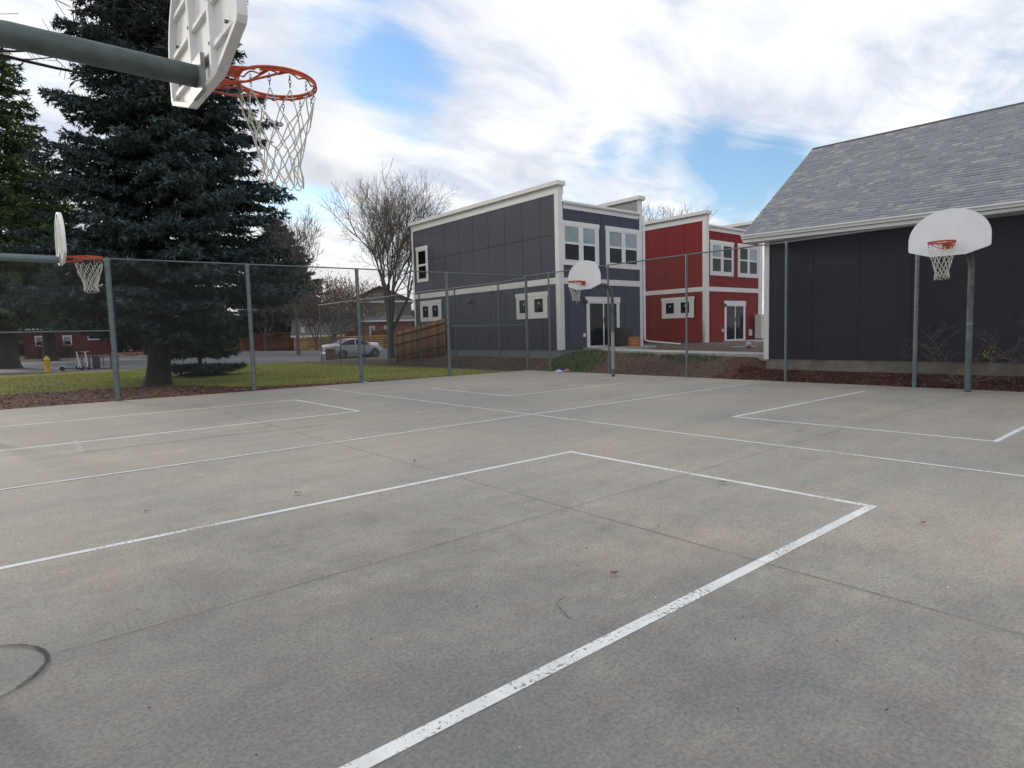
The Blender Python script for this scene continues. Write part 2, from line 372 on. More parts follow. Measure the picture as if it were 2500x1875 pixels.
def make_ground():
    xs=np.concatenate([[-600,-300,-120,-60,-30,-15],np.arange(-8,16.5,.5),np.arange(16.5,19.6,.08),np.arange(19.8,37,.6),[40,45,52,60,75,100,160,300,600]])
    ys=np.concatenate([[-600,-200,-60,-20,-10,-5],np.arange(-2,9,.5),np.arange(9,19.2,.2),np.arange(19.2,20.6,.1),np.arange(20.8,40,.4),[41,43,46,50,56,64,75,90,110,150,250,600]])
    X,Y=np.meshgrid(xs,ys,indexing='ij'); Z=H(X,Y)
    rough=np.array([[mnoise.fractal(Vector((x*2.2,y*2.2,0)),1.,2.,4) for y in ys] for x in xs])
    bumpy=((X>17.2)&(X<37)&(Y>-5)&(Y<36)); Z=np.where(bumpy,Z+rough*.022,Z)
    lawn=(X<17)&(Y>yedge(X)+.15)&(Y<40); Z=np.where(lawn,Z+rough*.008,Z)
    V=np.stack([X,Y,Z],-1).reshape(-1,3); nx,ny=len(xs),len(ys)
    i,j=np.meshgrid(np.arange(nx-1),np.arange(ny-1),indexing='ij'); a=(i*ny+j).ravel()
    F=np.stack([a,a+ny,a+ny+1,a+1],1)
    o=fastmesh('ground',V,F,M['ground'],smooth=0)
    me=o.data; me.polygons.foreach_set('use_smooth',[True]*len(me.polygons))
    # surface kinds: needle litter, bare soil, rough grass
    x,y=V[:,0],V[:,1]
    yb=np.interp(x,[-8,0,2.2,4.4,5.6,6.6,8.3,12,16],[27,26.8,26.2,26.4,25.0,22.2,21.1,20.3,19.75])
    lit=np.clip(.5+(yb-y)*1.2,0,1)
    d2=np.hypot((x-7.3)/2.2,(y-31)/1.6); lit=np.maximum(lit,np.clip(1.3-d2*.8,0,1)*.9)
    d3=np.hypot((x-1.5)/7,(y-52)/8); lit=np.maximum(lit,np.clip(1.5-d3,0,1))
    lit=np.where(y>75,.75,lit); lit=np.where((y<20.5)&(x<-8),.3,lit)
    lit=np.where(((y>58)|(x>26)),np.maximum(lit,.62),lit)
    dirt=np.clip(.5+(x-np.interp(y,[19,21,24,30,38],[16.5,16.3,16.2,15.6,15.0]))*2.5,0,1)*np.where(y<40,1,0)
    mul=(x>17)&(y<9.9)
    lit=np.where(mul,1,lit); dirt=np.where(mul,0,dirt)
    lit=np.where((x>16.8)&(x<18.0)&(y<11.5),np.maximum(lit,np.clip(11.5-y,0,1)),lit); dirt=np.where((x>16.8)&(y<11.5)&(y>=9.9),np.clip((y-10)/1.5,0,1),dirt)
    # rough grass on the bank below the grey house, tufts by the walk
    gp=np.clip(.92-np.hypot((x-18.15)/1.2,(y-17.35)/1.6)**2*.55,0,1)
    gp=np.maximum(gp,np.clip(1.1-np.hypot((x-18.2)/.3,(y-12.3)/1.2)**2,0,1)); gp=np.maximum(gp,np.clip(.9-np.hypot((x-18.3)/.2,(y-14.3)/.7)**2,0,1))
    gp=np.where(x>17.1,gp,0)
    att=me.attributes.new('mask','FLOAT_COLOR','POINT'); c=np.ones((len(V),4),dtype=np.float32); c[:,0]=lit;c[:,1]=dirt;c[:,2]=gp; att.data.foreach_set('color',c.ravel())
    tag(o,None,kind='structure')
make_ground()

def sheet(name,poly,z0,z1,mat,**k):
    mb=MB(); mb.prism(poly,2,z0,z1); o=build(mb,name,mat,smooth=0); o['kind']='structure'; return o
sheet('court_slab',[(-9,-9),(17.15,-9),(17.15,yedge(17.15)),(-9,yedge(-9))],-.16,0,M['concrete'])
# painted lines
paint=MB()
def strip(mb,a,b,w,z=.004,mi=0):
    a,b=np.array(a,float),np.array(b,float); d=(b-a)/np.linalg.norm(b-a); n=np.array([-d[1],d[0]])*w/2
    mb.add([(*(a-n),z),(*(b-n),z),(*(b+n),z),(*(a+n),z)],[(0,1,2,3)],mi)
W=.068; h=W/2
XR=16.3
E1,E2,E3=.002,.0035,.005
# near left key
strip(paint,(-3,5.735),(5.78+h,5.735),W,E1); strip(paint,(-3,2.075),(5.78+h,2.075),W+.01,E1); strip(paint,(5.78,2.075+h),(5.78,5.735-h),W,E1)
# far left key
strip(paint,(-3,15.88),(5.98+h,15.88),.085,E1); strip(paint,(-3,12.245),(5.98+h,12.245),.085,E1); strip(paint,(5.98,12.245+h),(5.98,15.88-h),.08,E1)
# far right key
strip(paint,(9.93-h,15.63),(15.3,15.63),.055,E1); strip(paint,(9.93-h,11.99),(15.4,11.99),.055,E1); strip(paint,(9.93,11.99+h),(9.93,15.63-h),W,E1)
# near right key
strip(paint,(9.99-h,5.846),(15.6,5.80),W,E1); strip(paint,(9.99-h,2.112),(15.9,2.112),W,E1); strip(paint,(9.99,2.112+h),(9.99,5.846-h),W,E1)
# half line and line between the courts
strip(paint,(7.915,-8),(7.95,19.2),.058,E2); strip(paint,(-4,8.90),(15.9,8.90),.058,E3)
o=build(paint,'court_markings',M['paint'],smooth=0,fix=False); o['kind']='structure'
# saw cut joints, slightly wandering
jm=MB()
def wander(mb,pts,w,z,step=.35,amp=.004,seed=0):
    rr=random.Random(seed); P=[]
    for a,b in zip(pts[:-1],pts[1:]):
        L=math.dist(a,b); n=max(2,int(L/step))
        for i in range(n): t=i/n; P.append((a[0]+(b[0]-a[0])*t+rr.uniform(-amp,amp),a[1]+(b[1]-a[1])*t+rr.uniform(-amp,amp)))
    P.append(pts[-1]); v=[];f=[]
    for i,p in enumerate(P):
        q=P[min(i+1,len(P)-1)];r0=P[max(i-1,0)]; dx,dy=q[0]-r0[0],q[1]-r0[1]; L=math.hypot(dx,dy); ww=w*rr.uniform(.6,1.2)/2
        v+=[(p[0]-dy/L*ww,p[1]+dx/L*ww,z),(p[0]+dy/L*ww,p[1]-dx/L*ww,z)]
    for i in range(len(P)-1): f.append((2*i,2*i+1,2*i+3,2*i+2))
    mb.add(v,f)
wander(jm,[(3.89,-8),(3.89,19.6)],.0075,.0065,seed=1); wander(jm,[(.13,3.905),(16.1,3.905)],.0075,.0075,seed=2)
wander(jm,[(10.3,-8),(10.3,2.0)],.008,.0065,seed=3)
o=build(jm,'slab_joints',M['joint'],smooth=0,fix=False); o['kind']='structure'
ck=MB(); wander(ck,[(.95,11.03),(3.0,10.97),(4.6,10.84)],.022,.0085,amp=.006,seed=4); wander(ck,[(5.1,10.83),(7.8,10.65)],.012,.0085,amp=.006,seed=5); wander(ck,[(6.0,9.8),(6.35,9.85)],.016,.0085,seed=9)
wander(ck,[(2.35,2.35),(2.42,2.55),(2.55,2.6)],.006,.0085,step=.05,seed=8)
o=build(ck,'slab_crack',M['crack'],smooth=0,fix=False); o['kind']='structure'
# footing rings round the posts
fr=MB()
def ringpts(cx,cy,r,n=40,a0=0,a1=2*math.pi): return [(cx+r*math.cos(a0+(a1-a0)*i/n),cy+r*math.sin(a0+(a1-a0)*i/n)) for i in range(n+1)]
wander(fr,ringpts(-.235,3.9,.352),.016,.0095,step=.5,amp=.003,seed=6); wander(fr,ringpts(-.225,3.905,.335,10,-.9,.5),.012,.0105,step=.5,seed=7)
o=build(fr,'footing_ring',M['crack'],smooth=0,fix=False); o['kind']='structure'
cr=MB(); wander(cr,ringpts(-.2,14.25,.37),.03,.0095,step=.5,seed=16)
strip(cr,(1.08,18.0),(1.06,17.0),.04,.0115); strip(cr,(.985,12.5),(.95,11.05),.075,.0115)
for (cx,cy) in ((16.183,13.956),(16.533,4.052)): wander(cr,ringpts(cx,cy,.3),.03,.0095,step=.5,seed=17)
o=build(cr,'chalk_marks',M['chalk'],smooth=0,fix=False); o['kind']='structure'

# street, kerbs, walks
sheet('street',[(-70,75),(-20,56),(-6,50),(1.5,46.5),(6.6,42.3),(11,41.2),(16,40.6),(22,41.3),(28,44.5),(40,53),(62,69),(52,78),(34,61),(30,60),(26,66),(23,74),(13,77),(4,76),(-40,95)],-.016,.004,M['asphalt'])
def kerb(name,pts,w=.18,hh=.12,z=0):
    mb=MB()
    for a,b in zip(pts[:-1],pts[1:]):
        a,b=np.array(a),np.array(b); d=(b-a)/np.linalg.norm(b-a); n=np.array([-d[1],d[0]])*w/2; a2=a-d*.04
        mb.add([(*(a2-n),z),(*(b-n),z),(*(b+n),z),(*(a2+n),z),(*(a2-n),z+hh),(*(b-n),z+hh),(*(b+n),z+hh),(*(a2+n),z+hh)],[(3,2,1,0),(4,5,6,7),(0,1,5,4),(1,2,6,5),(2,3,7,6),(3,0,4,7)])
    o=build(mb,name,M['kerb'],smooth=0); o['kind']='structure'
kerb('kerb',[(-20,56.1),(-6,50.1),(1.5,46.6),(6.6,42.4),(11,41.3),(16,40.7),(22,41.4),(28,44.6)],hh=.03,z=-.01)
kerb('kerb',[(52,78.2),(34,61.2),(30,60.2),(26,66.2),(23,74.2),(13,77.2),(4,76.2),(-40,95)],w=.5,hh=.2,z=-.01)
kerb('pavement',[(-30,64),(-3,60),(1.6,59)],w=3,hh=.03,z=-.01)
# walk along the top of the bank and the patios
wk=MB()
wp=[(18.38,9.3,.69),(18.45,12,.715),(18.55,14.2,.745),(18.68,16.2,.785),(19.5,17.6,.79),(19.95,18.7,.79)]
wp2=[(19.6,9.3,.70),(19.65,12,.725),(19.75,14.2,.755),(19.85,16.0,.795),(20.4,17.0,.80),(20.9,17.6,.80)]
v=[];f=[]
for a,b in zip(wp,wp2): v+=[a,b,(b[0],b[1],b[2]-.2),(a[0],a[1],a[2]-.2)]
for i in range(len(wp)-1):
    for k in range(4): f.append((4*i+k,4*i+(k+1)%4,4*i+4+(k+1)%4,4*i+4+k))
f+=[(0,1,2,3),tuple(4*(len(wp)-1)+k for k in (3,2,1,0))]
wk.add(v,f); o=build(wk,'footpath',M['walk'],smooth=0); o['kind']='structure'
pt=MB(); pt.box(19.8,22.95,17.25,18.78,.55,.832); o=build(pt,'patio_slab',M['walk'],smooth=0); o['kind']='structure'
pt=MB(); pt.box(30.9,34.9,16.9,18.78,.5,.79); o=build(pt,'patio_slab',M['walk'],smooth=0); o['kind']='structure'

# ---------------------------------------------------------------- chain link fences
def mesh_panel(a,b,z0,z1,pitch=.056,r=.0017):
    """two families of diagonal wires, one on each side of the fence plane"""
    a,b=np.array(a,float),np.array(b,float); L=np.linalg.norm(b-a); d=(b-a)/L; nrm=np.array([-d[1],d[0]]); Hh=z1-z0
    P0=[];P1=[]; dx=pitch
    for s in (1,-1):
        u=-Hh
        while u<L:
            # line s0=u at bottom going up with slope 1
            t0=max(0,-u); t1=min(Hh,L-u)
            if t1>t0:
                q0=(u+t0,t0);q1=(u+t1,t1)
                if s<0: q0=(L-q0[0],q0[1]);q1=(L-q1[0],q1[1])
                for q,lst in ((q0,P0),(q1,P1)):
                    p=a+d*q[0]+nrm*s*.0018; lst.append((p[0],p[1],z0+q[1]))
            u+=dx
    return P0,P1
def chain_fence(name,label,pts,mats_r,z_top,midrails=(),cap_r=.021,ground=None,wires=True):
    t=thing(name,label,'fence',(pts[0][0],pts[0][1],0))
    ox,oy=pts[0][0],pts[0][1]
    inv=lambda p:(p[0]-ox,p[1]-oy,p[2])
    for i,p in enumerate(pts):
        r=mats_r[i]; g=p[2] if len(p)>2 else 0
        mb=MB(); mb.tube([inv((p[0],p[1],g-.12)),inv((p[0],p[1],z_top-.06))],r,12)
        mb.lathe([(r*1.12,z_top-.09),(r*1.12,z_top-.03),(r*.8,z_top+.01),(r*.3,z_top+.025)],inv((p[0],p[1],0)),12)
        for k in range(7):
            zz=.25+k*.55+random.uniform(-.05,.05)
            mb.lathe([(r*1.06,zz),(r*1.06,zz+.012)],inv((p[0],p[1],g)),12,mi=1)
        build(mb,'post',[M['galv'],M['tie']],t)
    d=np.array([pts[-1][0]-ox,pts[-1][1]-oy]); d/=np.linalg.norm(d); n=np.array([-d[1],d[0]])
    mb=MB(); mb.tube([(p[0]-ox,p[1]-oy,z_top+random.uniform(-.008,.008)) for p in pts],cap_r,8); build(mb,'top_rail',M['galv'],t)
    for (i,z) in midrails:
        mb=MB(); a,b=pts[i],pts[i+1]; mb.tube([inv((a[0],a[1],z)),inv((b[0],b[1],z))],.018,8); build(mb,'mid_rail',M['galv'],t)
    if wires:
        P0=[];P1=[]
        for a,b in zip(pts[:-1],pts[1:]):
            g=max(a[2] if len(a)>2 else 0,b[2] if len(b)>2 else 0)
            p0,p1=mesh_panel((a[0]-ox+n[0]*.0,a[1]-oy),(b[0]-ox,b[1]-oy),g+.03,z_top-.01); P0+=p0;P1+=p1
        off=np.array([n[0]*.05,n[1]*.05,0])
        V,F=frusta(np.array(P0)+off,np.array(P1)+off,np.full(len(P0),.0017),np.full(len(P0),.0017),3)
        fastmesh('wire_mesh',V,F,M['wire'],t)
    return t
lx=[-4.6,-1.0,2.62,6.2,9.72,13.25,17.03]
lp=[(x,yedge(x)-.1) for x in lx]
FT=3.87
chain_fence('chain_link_fence','tall galvanised chain link fence between the court and the lawn, with thick posts',lp,[.07,.07,.07,.063,.06,.058,.058],FT,[(0,1.93),(1,1.93),(5,1.88)])
cy=lp[-1][1]
chain_fence('chain_link_fence','tall galvanised chain link fence along the court in front of the dark barn and bank',
  [(17.03,y) for y in (cy-.01-.0,17.95,14.87,11.62,8.4,5.22,1.85,-1.5,-4.8)][1:],[.037,.037,.037,.037,.052,.045,.045,.045],FT,cap_r=.021) if False else None
ry=[17.93,14.87,11.62,8.40,5.22,1.85,-1.5,-4.8]
t=chain_fence('chain_link_fence','tall galvanised chain link fence along the court in front of the bank and dark barn',
  [(17.03,y) for y in ry],[.037,.037,.037,.037,.05,.045,.045,.045],FT)
# its last bay, from the first line post to the thick corner post
mb=MB(); mb.tube([(0,0,FT),(0,cy-ry[0],FT-.02)],.021,8); build(mb,'top_rail',M['galv'],t)
p0,p1=mesh_panel((-.05,0),(-.05,cy-ry[0]-.06),.03,FT-.02); V,F=frusta(p0,p1,[.0017]*len(p0),[.0017]*len(p0),3); fastmesh('wire_mesh',V,F,M['wire'],t)
bp=[(17.03,21.1,0),(17.03,24.4,0),(17.03,27.55,0),(17.03,30.8,0),(17.03,33.9,.0),(17.03,37.1,0),(17.03,40.1,0)]
t=chain_fence('chain_link_fence','chain link fence running from the court corner past the wooden fence to the street',bp,[.035]*7,3.74,[(5,1.85)],wires=True)
mb=MB(); mb.tube([(0,0,3.74),(0,cy+.06-bp[0][1],3.80)],.019,8); build(mb,'top_rail',M['galv'],t)
p0,p1=mesh_panel((0,cy+.08-bp[0][1]),(0,0),.03,3.72); V,F=frusta(p0,p1,[.0017]*len(p0),[.0017]*len(p0),3); fastmesh('wire_mesh',V,F,M['wire'],t)

# ---------------------------------------------------------------- basketball hoops
def fan_outline(n=26):
    # y across, z up from rim height; 1.42 wide, .93 high
    hw=.70; pts=[(-.30,-.245),(.30,-.245),(hw-.02,-.125),(hw,-.09),(hw,.10)]
    for i in range(1,n):
        a=math.pi*i/n; c=math.cos(a); s=math.sin(a)
        pts.append((hw*c,.10+.575*s))
    pts+=[(-hw,.10),(-hw,-.09),(-hw+.02,-.12)]
    return pts
def net_mesh(mb,rr,Ln,n=12,rows=6,seed=0,cr=.0037,tail=False,chain=.09,swing=(0,0)):
    rd=random.Random(seed)
    def rad(t): return rr*(1-.52*min(1,t*1.25)**.85) + (.018*max(0,t-.8)/.2)
    nodes=[]
    for k in range(rows+1):
        t=k/rows; row=[]
        for i in range(n):
            a=2*math.pi*(i+(k%2)*.5)/n+rd.uniform(-.05,.05)*(1 if k else 0)
            r=rad(t)*(1+rd.uniform(-.08,.08)*(1 if k else .2)); z=-chain-(t**.78)*(Ln-chain)+rd.uniform(-.016,.016)*(1+t if k else 0)
            row.append(Vector((r*math.cos(a)+swing[0]*t,r*math.sin(a)+swing[1]*t,z)))
        nodes.append(row)
    for k in range(rows):
        for i in range(n):
            j=(i+1)%n if k%2 else (i-1)%n
            for q in (i,j):
                a,b=nodes[k][i],nodes[k+1][q]; mid=(a+b)/2; out=Vector((mid.x,mid.y,0)); 
                if out.length>0: out.normalize()
                mb.tube([a,mid+out*rd.uniform(-.006,.004)+Vector((0,0,-rd.uniform(0,.008))),b],cr,4,cap=False)
    for k in range(1,rows):       # knots
        for p in nodes[k]: mb.lathe([(cr*.6,-cr*2),(cr*1.7,-cr*.8),(cr*1.7,cr*.8),(cr*.6,cr*2)],p,5)
    for i in range(n):            # bottom loops
        a=nodes[rows][i];b=nodes[rows][(i+1)%n]; m=(a+b)/2; dd=Vector((0,0,-rd.uniform(.02,.055)))
        mb.tube([a,a*.75+b*.25+dd*.8,m+dd,a*.25+b*.75+dd*.8,b],cr,4,cap=False)
    if tail:
        a=nodes[rows][7]; mb.tube([a,a+Vector((.004,.0,-.09)),a+Vector((.0,.01,-.17))],cr*1.4,4)
    return nodes
def hoop(label,pole,z_rim,face,ang,polemats,pole_r,netlen,seed,tail=False,worn=False,net_n=12,dz=0,ribs=True):
    """local frame: +x from pole towards the board face; pole base at the origin"""
    t=thing('basketball_hoop',label,'basketball hoop',(pole[0],pole[1],0),ang,'basketball hoops round the double court')
    za=z_rim-.07; rb=.42
    mb=MB(); pts=[(0,0,-.1),(0,0,.25),(0,0,1.5),(0,0,za-rb)]
    for k in range(1,9):
        a=math.pi/2*k/9; pts.append((rb-rb*math.cos(a),0,za-rb+rb*math.sin(a)))
    pts+= [(rb,0,za),(face-.07,0,za)]
    n0=len(mb.f); mb.tube(pts,pole_r,18)
    if worn:
        for q in range(n0,len(mb.f)):
            seg=(q-n0)//18
            if seg==1: mb.mi[q]=1
            if seg==2: mb.mi[q]=0
    mb.lathe([(pole_r*1.02,1.50),(pole_r*1.02,1.515)],(0,0,0),18,mi=1)
    # mounting flange behind the board
    mb.box(face-.070,face-.046,-.10,.10,za-.10,za+.10,1)
    build(mb,'pole',polemats,t)
    # backboard
    ol=[(y,z+dz) for y,z in fan_outline()]; mb=MB(); n=len(ol)
    xf=face; th=.012; lip=.05
    v=[(xf,y,z_rim+z) for y,z in ol]+[(xf-th,y,z_rim+z) for y,z in ol]
    mb.add(v[:n],[tuple(range(n))],0); mb.add(v[n:],[tuple(range(n))[::-1]],1)
    cyy=0;czz=.2+dz
    inner=[(y*.955,(z-czz)*.945+czz) for y,z in ol]
    vv=[(xf,y,z_rim+z) for y,z in ol]+[(xf-lip,y,z_rim+z) for y,z in ol]+[(xf-lip,y,z_rim+z) for y,z in inner]+[(xf-th,y,z_rim+z) for y,z in inner]
    ff=[]
    for i in range(n):
        j=(i+1)%n
        ff+=[(i,j,n+j,n+i),(n+i,n+j,2*n+j,2*n+i),(2*n+i,2*n+j,3*n+j,3*n+i)]
    mb.add(vv,ff,1)
    bd=build(mb,'backboard',[M['board'],M['boardback']],t,fix=False,smooth=25)
    rb_=MB(); zr_=z_rim+dz
    for y in (-.20,.20):
        top=.10+.575*math.sqrt(max(0,1-(abs(y)/.72)**2))-.03
        rb_.prism([(xf-th,y-.03),(xf-.046,y-.02),(xf-.046,y+.02),(xf-th,y+.03)],2,zr_-.235,zr_+top,0)
    for z in ((-.07,.16,.38) if ribs else ()):
        w=.66 if z<.12 else .70*math.sqrt(max(0,1-((z-.10)/.58)**2))-.04
        for (a,b) in ((-w,-.23),(-.17,.17),(.23,w)): rb_.box(xf-.036,xf-th,a,b,zr_+z-.012,zr_+z+.012,0)
    for y in ((-.5,-.2,.2,.5) if ribs else (-.2,)):
        for z in (-.07,.16,.38):
            if abs(y)>.3 and z>.3: continue
            rb_.box(xf-.050,xf-.030,y-.007,y+.007,zr_+z+.012,zr_+z+.026,1)
    build(rb_,'rib',[M['boardback'],M['galv_dark']],bd)
    # rim
    mb=MB(); rr=.229; cx=face+.152+rr
    mb.tube([(cx+rr*math.cos(a),rr*math.sin(a),z_rim) for a in np.linspace(0,2*math.pi,49)[:-1]],.009,8,closed=True)
    mb.tube([(cx+(rr+.004)*math.cos(a),(rr+.004)*math.sin(a),z_rim-.017) for a in np.linspace(-2.3,2.3,34)],.007,6)
    mb.box(face,face+.012,-.085,.085,z_rim-.115,z_rim+.02)
    mb.prism([(face+.01,-.085),(face+.17,-.05),(face+.17,.05),(face+.01,.085)],2,z_rim-.006,z_rim+.006)
    for s in (-1,1):
        mb.tube([(face+.01,s*.075,z_rim-.105),(face+.16,s*.13,z_rim-.085),(cx-.02,s*(rr+.0),z_rim-.015)],.007,6)
        mb.tube([(face+.01,s*.06,z_rim-.01),(face+.10,s*.10,z_rim-.01),(cx-rr*.75,s*rr*.66,z_rim-.008)],.009,6)
        mb.tube([(face+.012,s*.02,z_rim-.11),(face+.2,s*.05,z_rim-.05),(cx-rr*.5,s*rr*.87,z_rim-.02)],.006,6)
    # wavy net holder under the ring
    wav=[]
    for i in range(96):
        a=2*math.pi*i/96; k=(12*a/(2*math.pi))%1; wav.append((cx+(rr-.012)*math.cos(a),(rr-.012)*math.sin(a),z_rim-.014-.020*(1-abs(2*k-1))**1.5*(1)))
    mb.tube(wav,.0045,5,closed=True)
    build(mb,'rim',M['rim'],t,fix=False)
    nm=MB(); net_mesh(nm,rr-.012,netlen,seed=seed,tail=tail,swing=(.01,.02))
    nt_=build(nm,'net',M['net'],t,fix=False,smooth=60); nt_.location=(cx,0,z_rim-.02)
    cm=MB()
    for q,(zc,ax) in enumerate(((-.022,Vector((1,0,0))),(-.044,Vector((0,1,0))),(-.066,Vector((1,0,0))))):
        cm.tube([Vector((rr-.012,0,zc))+ax*(.007*math.cos(b))+Vector((0,0,.015*math.sin(b))) for b in np.linspace(0,2*math.pi,9)[:-1]],.0022,4,closed=True)
    hk=build(cm,'hook',M['chain'],nt_,fix=False)
    for i in range(1,12):
        o=hk.copy(); COL.objects.link(o); o.parent=nt_; o.rotation_euler=(0,0,2*math.pi*i/12)
    return t
hoop('nearest basketball hoop, seen from behind its weathered white board at top left',(-.235,3.905),3.15,1.315,0,[M['galv_dark'],M['galv_worn']],.060,.545,1,dz=.095)
hoop('basketball hoop at the left edge whose board is seen edge on before the spruce',(-.25,14.06),3.20,1.42,0,[M['galv'],M['galv_worn']],.060,.58,2,dz=.10,ribs=False)
hoop('basketball hoop on a curved pole in front of the charcoal house',(16.183,13.956),3.15,1.38,math.pi,[M['galv_dark'],M['galv_worn']],.060,.56,3,tail=True,worn=True)
hoop('basketball hoop on a greenish pole in front of the dark barn wall',(16.533,4.03),3.135,1.68,math.pi,[M['galv_dark'],M['galv_worn']],.066,.66,4)

# ---------------------------------------------------------------- houses
def panels(mb,axis,c,lo,hi,z0,z1f,joints,th=.014,gap=.019,hj=None,mi=0):
    """siding sheets on plane axis=c between lo..hi; joints list of positions; z1f top height"""
    e=[lo]+sorted(joints)+[hi]
    for a,b in zip(e[:-1],e[1:]):
        a2=a+(gap/2 if a!=lo else 0); b2=b-(gap/2 if b!=hi else 0)
        zs=[z0]+([hj] if hj else [])+[z1f]
        for k,(p,q) in enumerate(zip(zs[:-1],zs[1:])):
            q2=q-(gap/2 if q!=z1f else 0); p2=p+(gap/2 if p!=z0 else 0)
            if axis=='x': mb.box(c-th-.002,c,a2,b2,p2,q2,mi)
            else: mb.box(a2,b2,c-th-.002,c,p2,q2,mi)
def window(parent,axis,c,a0,a1,z0,z1,panes,name='window',head=.18,side=.10,sill=.10,stick=False,outside=-1):
    """trimmed window on the plane axis=c; outside is -1 (facing smaller coordinate). panes: list of (a0,a1,z0,z1,matkey)"""
    def bx(mb,p,q,r,s,d0,d1,mi=0):
        lo,hi=sorted((c+outside*d0,c+outside*d1))
        if axis=='x': mb.box(lo,hi,p,q,r,s,mi)
        else: mb.box(p,q,lo,hi,r,s,mi)
    mb=MB()
    bx(mb,a0-.04,a1+.04,z1-head,z1,.0,.045)
    bx(mb,a0,a0+side,z0,z1-head,.0,.035); bx(mb,a1-side,a1,z0,z1-head,.0,.035); bx(mb,a0+side,a1-side,z0,z0+sill,.0,.035)
    # infill between pane openings: everything not a pane
    xs=sorted({a0+side,a1-side}|{p[0] for p in panes}|{p[1] for p in panes}); zs=sorted({z0+sill,z1-head}|{p[2] for p in panes}|{p[3] for p in panes})
    for xa,xb in zip(xs[:-1],xs[1:]):
        for za,zb in zip(zs[:-1],zs[1:]):
            cxm,czm=(xa+xb)/2,(za+zb)/2
            if not any(p[0]<cxm<p[1] and p[2]<czm<p[3] for p in panes): bx(mb,xa,xb,za,zb,.0,.032)
    w=build(mb,name,M['trim'],parent,smooth=0)
    for p in panes:
        s=.028; fm=MB()
        bx(fm,p[0],p[0]+s,p[2],p[3],.0,.040); bx(fm,p[1]-s,p[1],p[2],p[3],.0,.040)
        bx(fm,p[0]+s,p[1]-s,p[2],p[2]+s,.0,.040); bx(fm,p[0]+s,p[1]-s,p[3]-s,p[3],.0,.040)
        build(fm,'sash',M['vinyl'],w,smooth=0)
    for p in panes:
        s=.028; gm=MB(); bx(gm,p[0]+s,p[1]-s,p[2]+s,p[3]-s,.002,.022); build(gm,'pane',M[p[4]],w,smooth=0)
        if stick and p[4]=='glass':
            sm=MB(); ca=(p[0]+p[1])/2; cz=p[2]+(p[3]-p[2])*.66
            pts=[(ca+.045*math.cos(a),cz+.06*math.sin(a)) for a in np.linspace(0,2*math.pi,7)[:-1]]
            lo,hi=sorted((c+outside*.0225,c+outside*.024))
            sm.prism([(q[0],q[1]) for q in pts],0 if axis=='x' else 1,lo,hi); build(sm,'sticker',M['sign'],w,smooth=0)
    return w
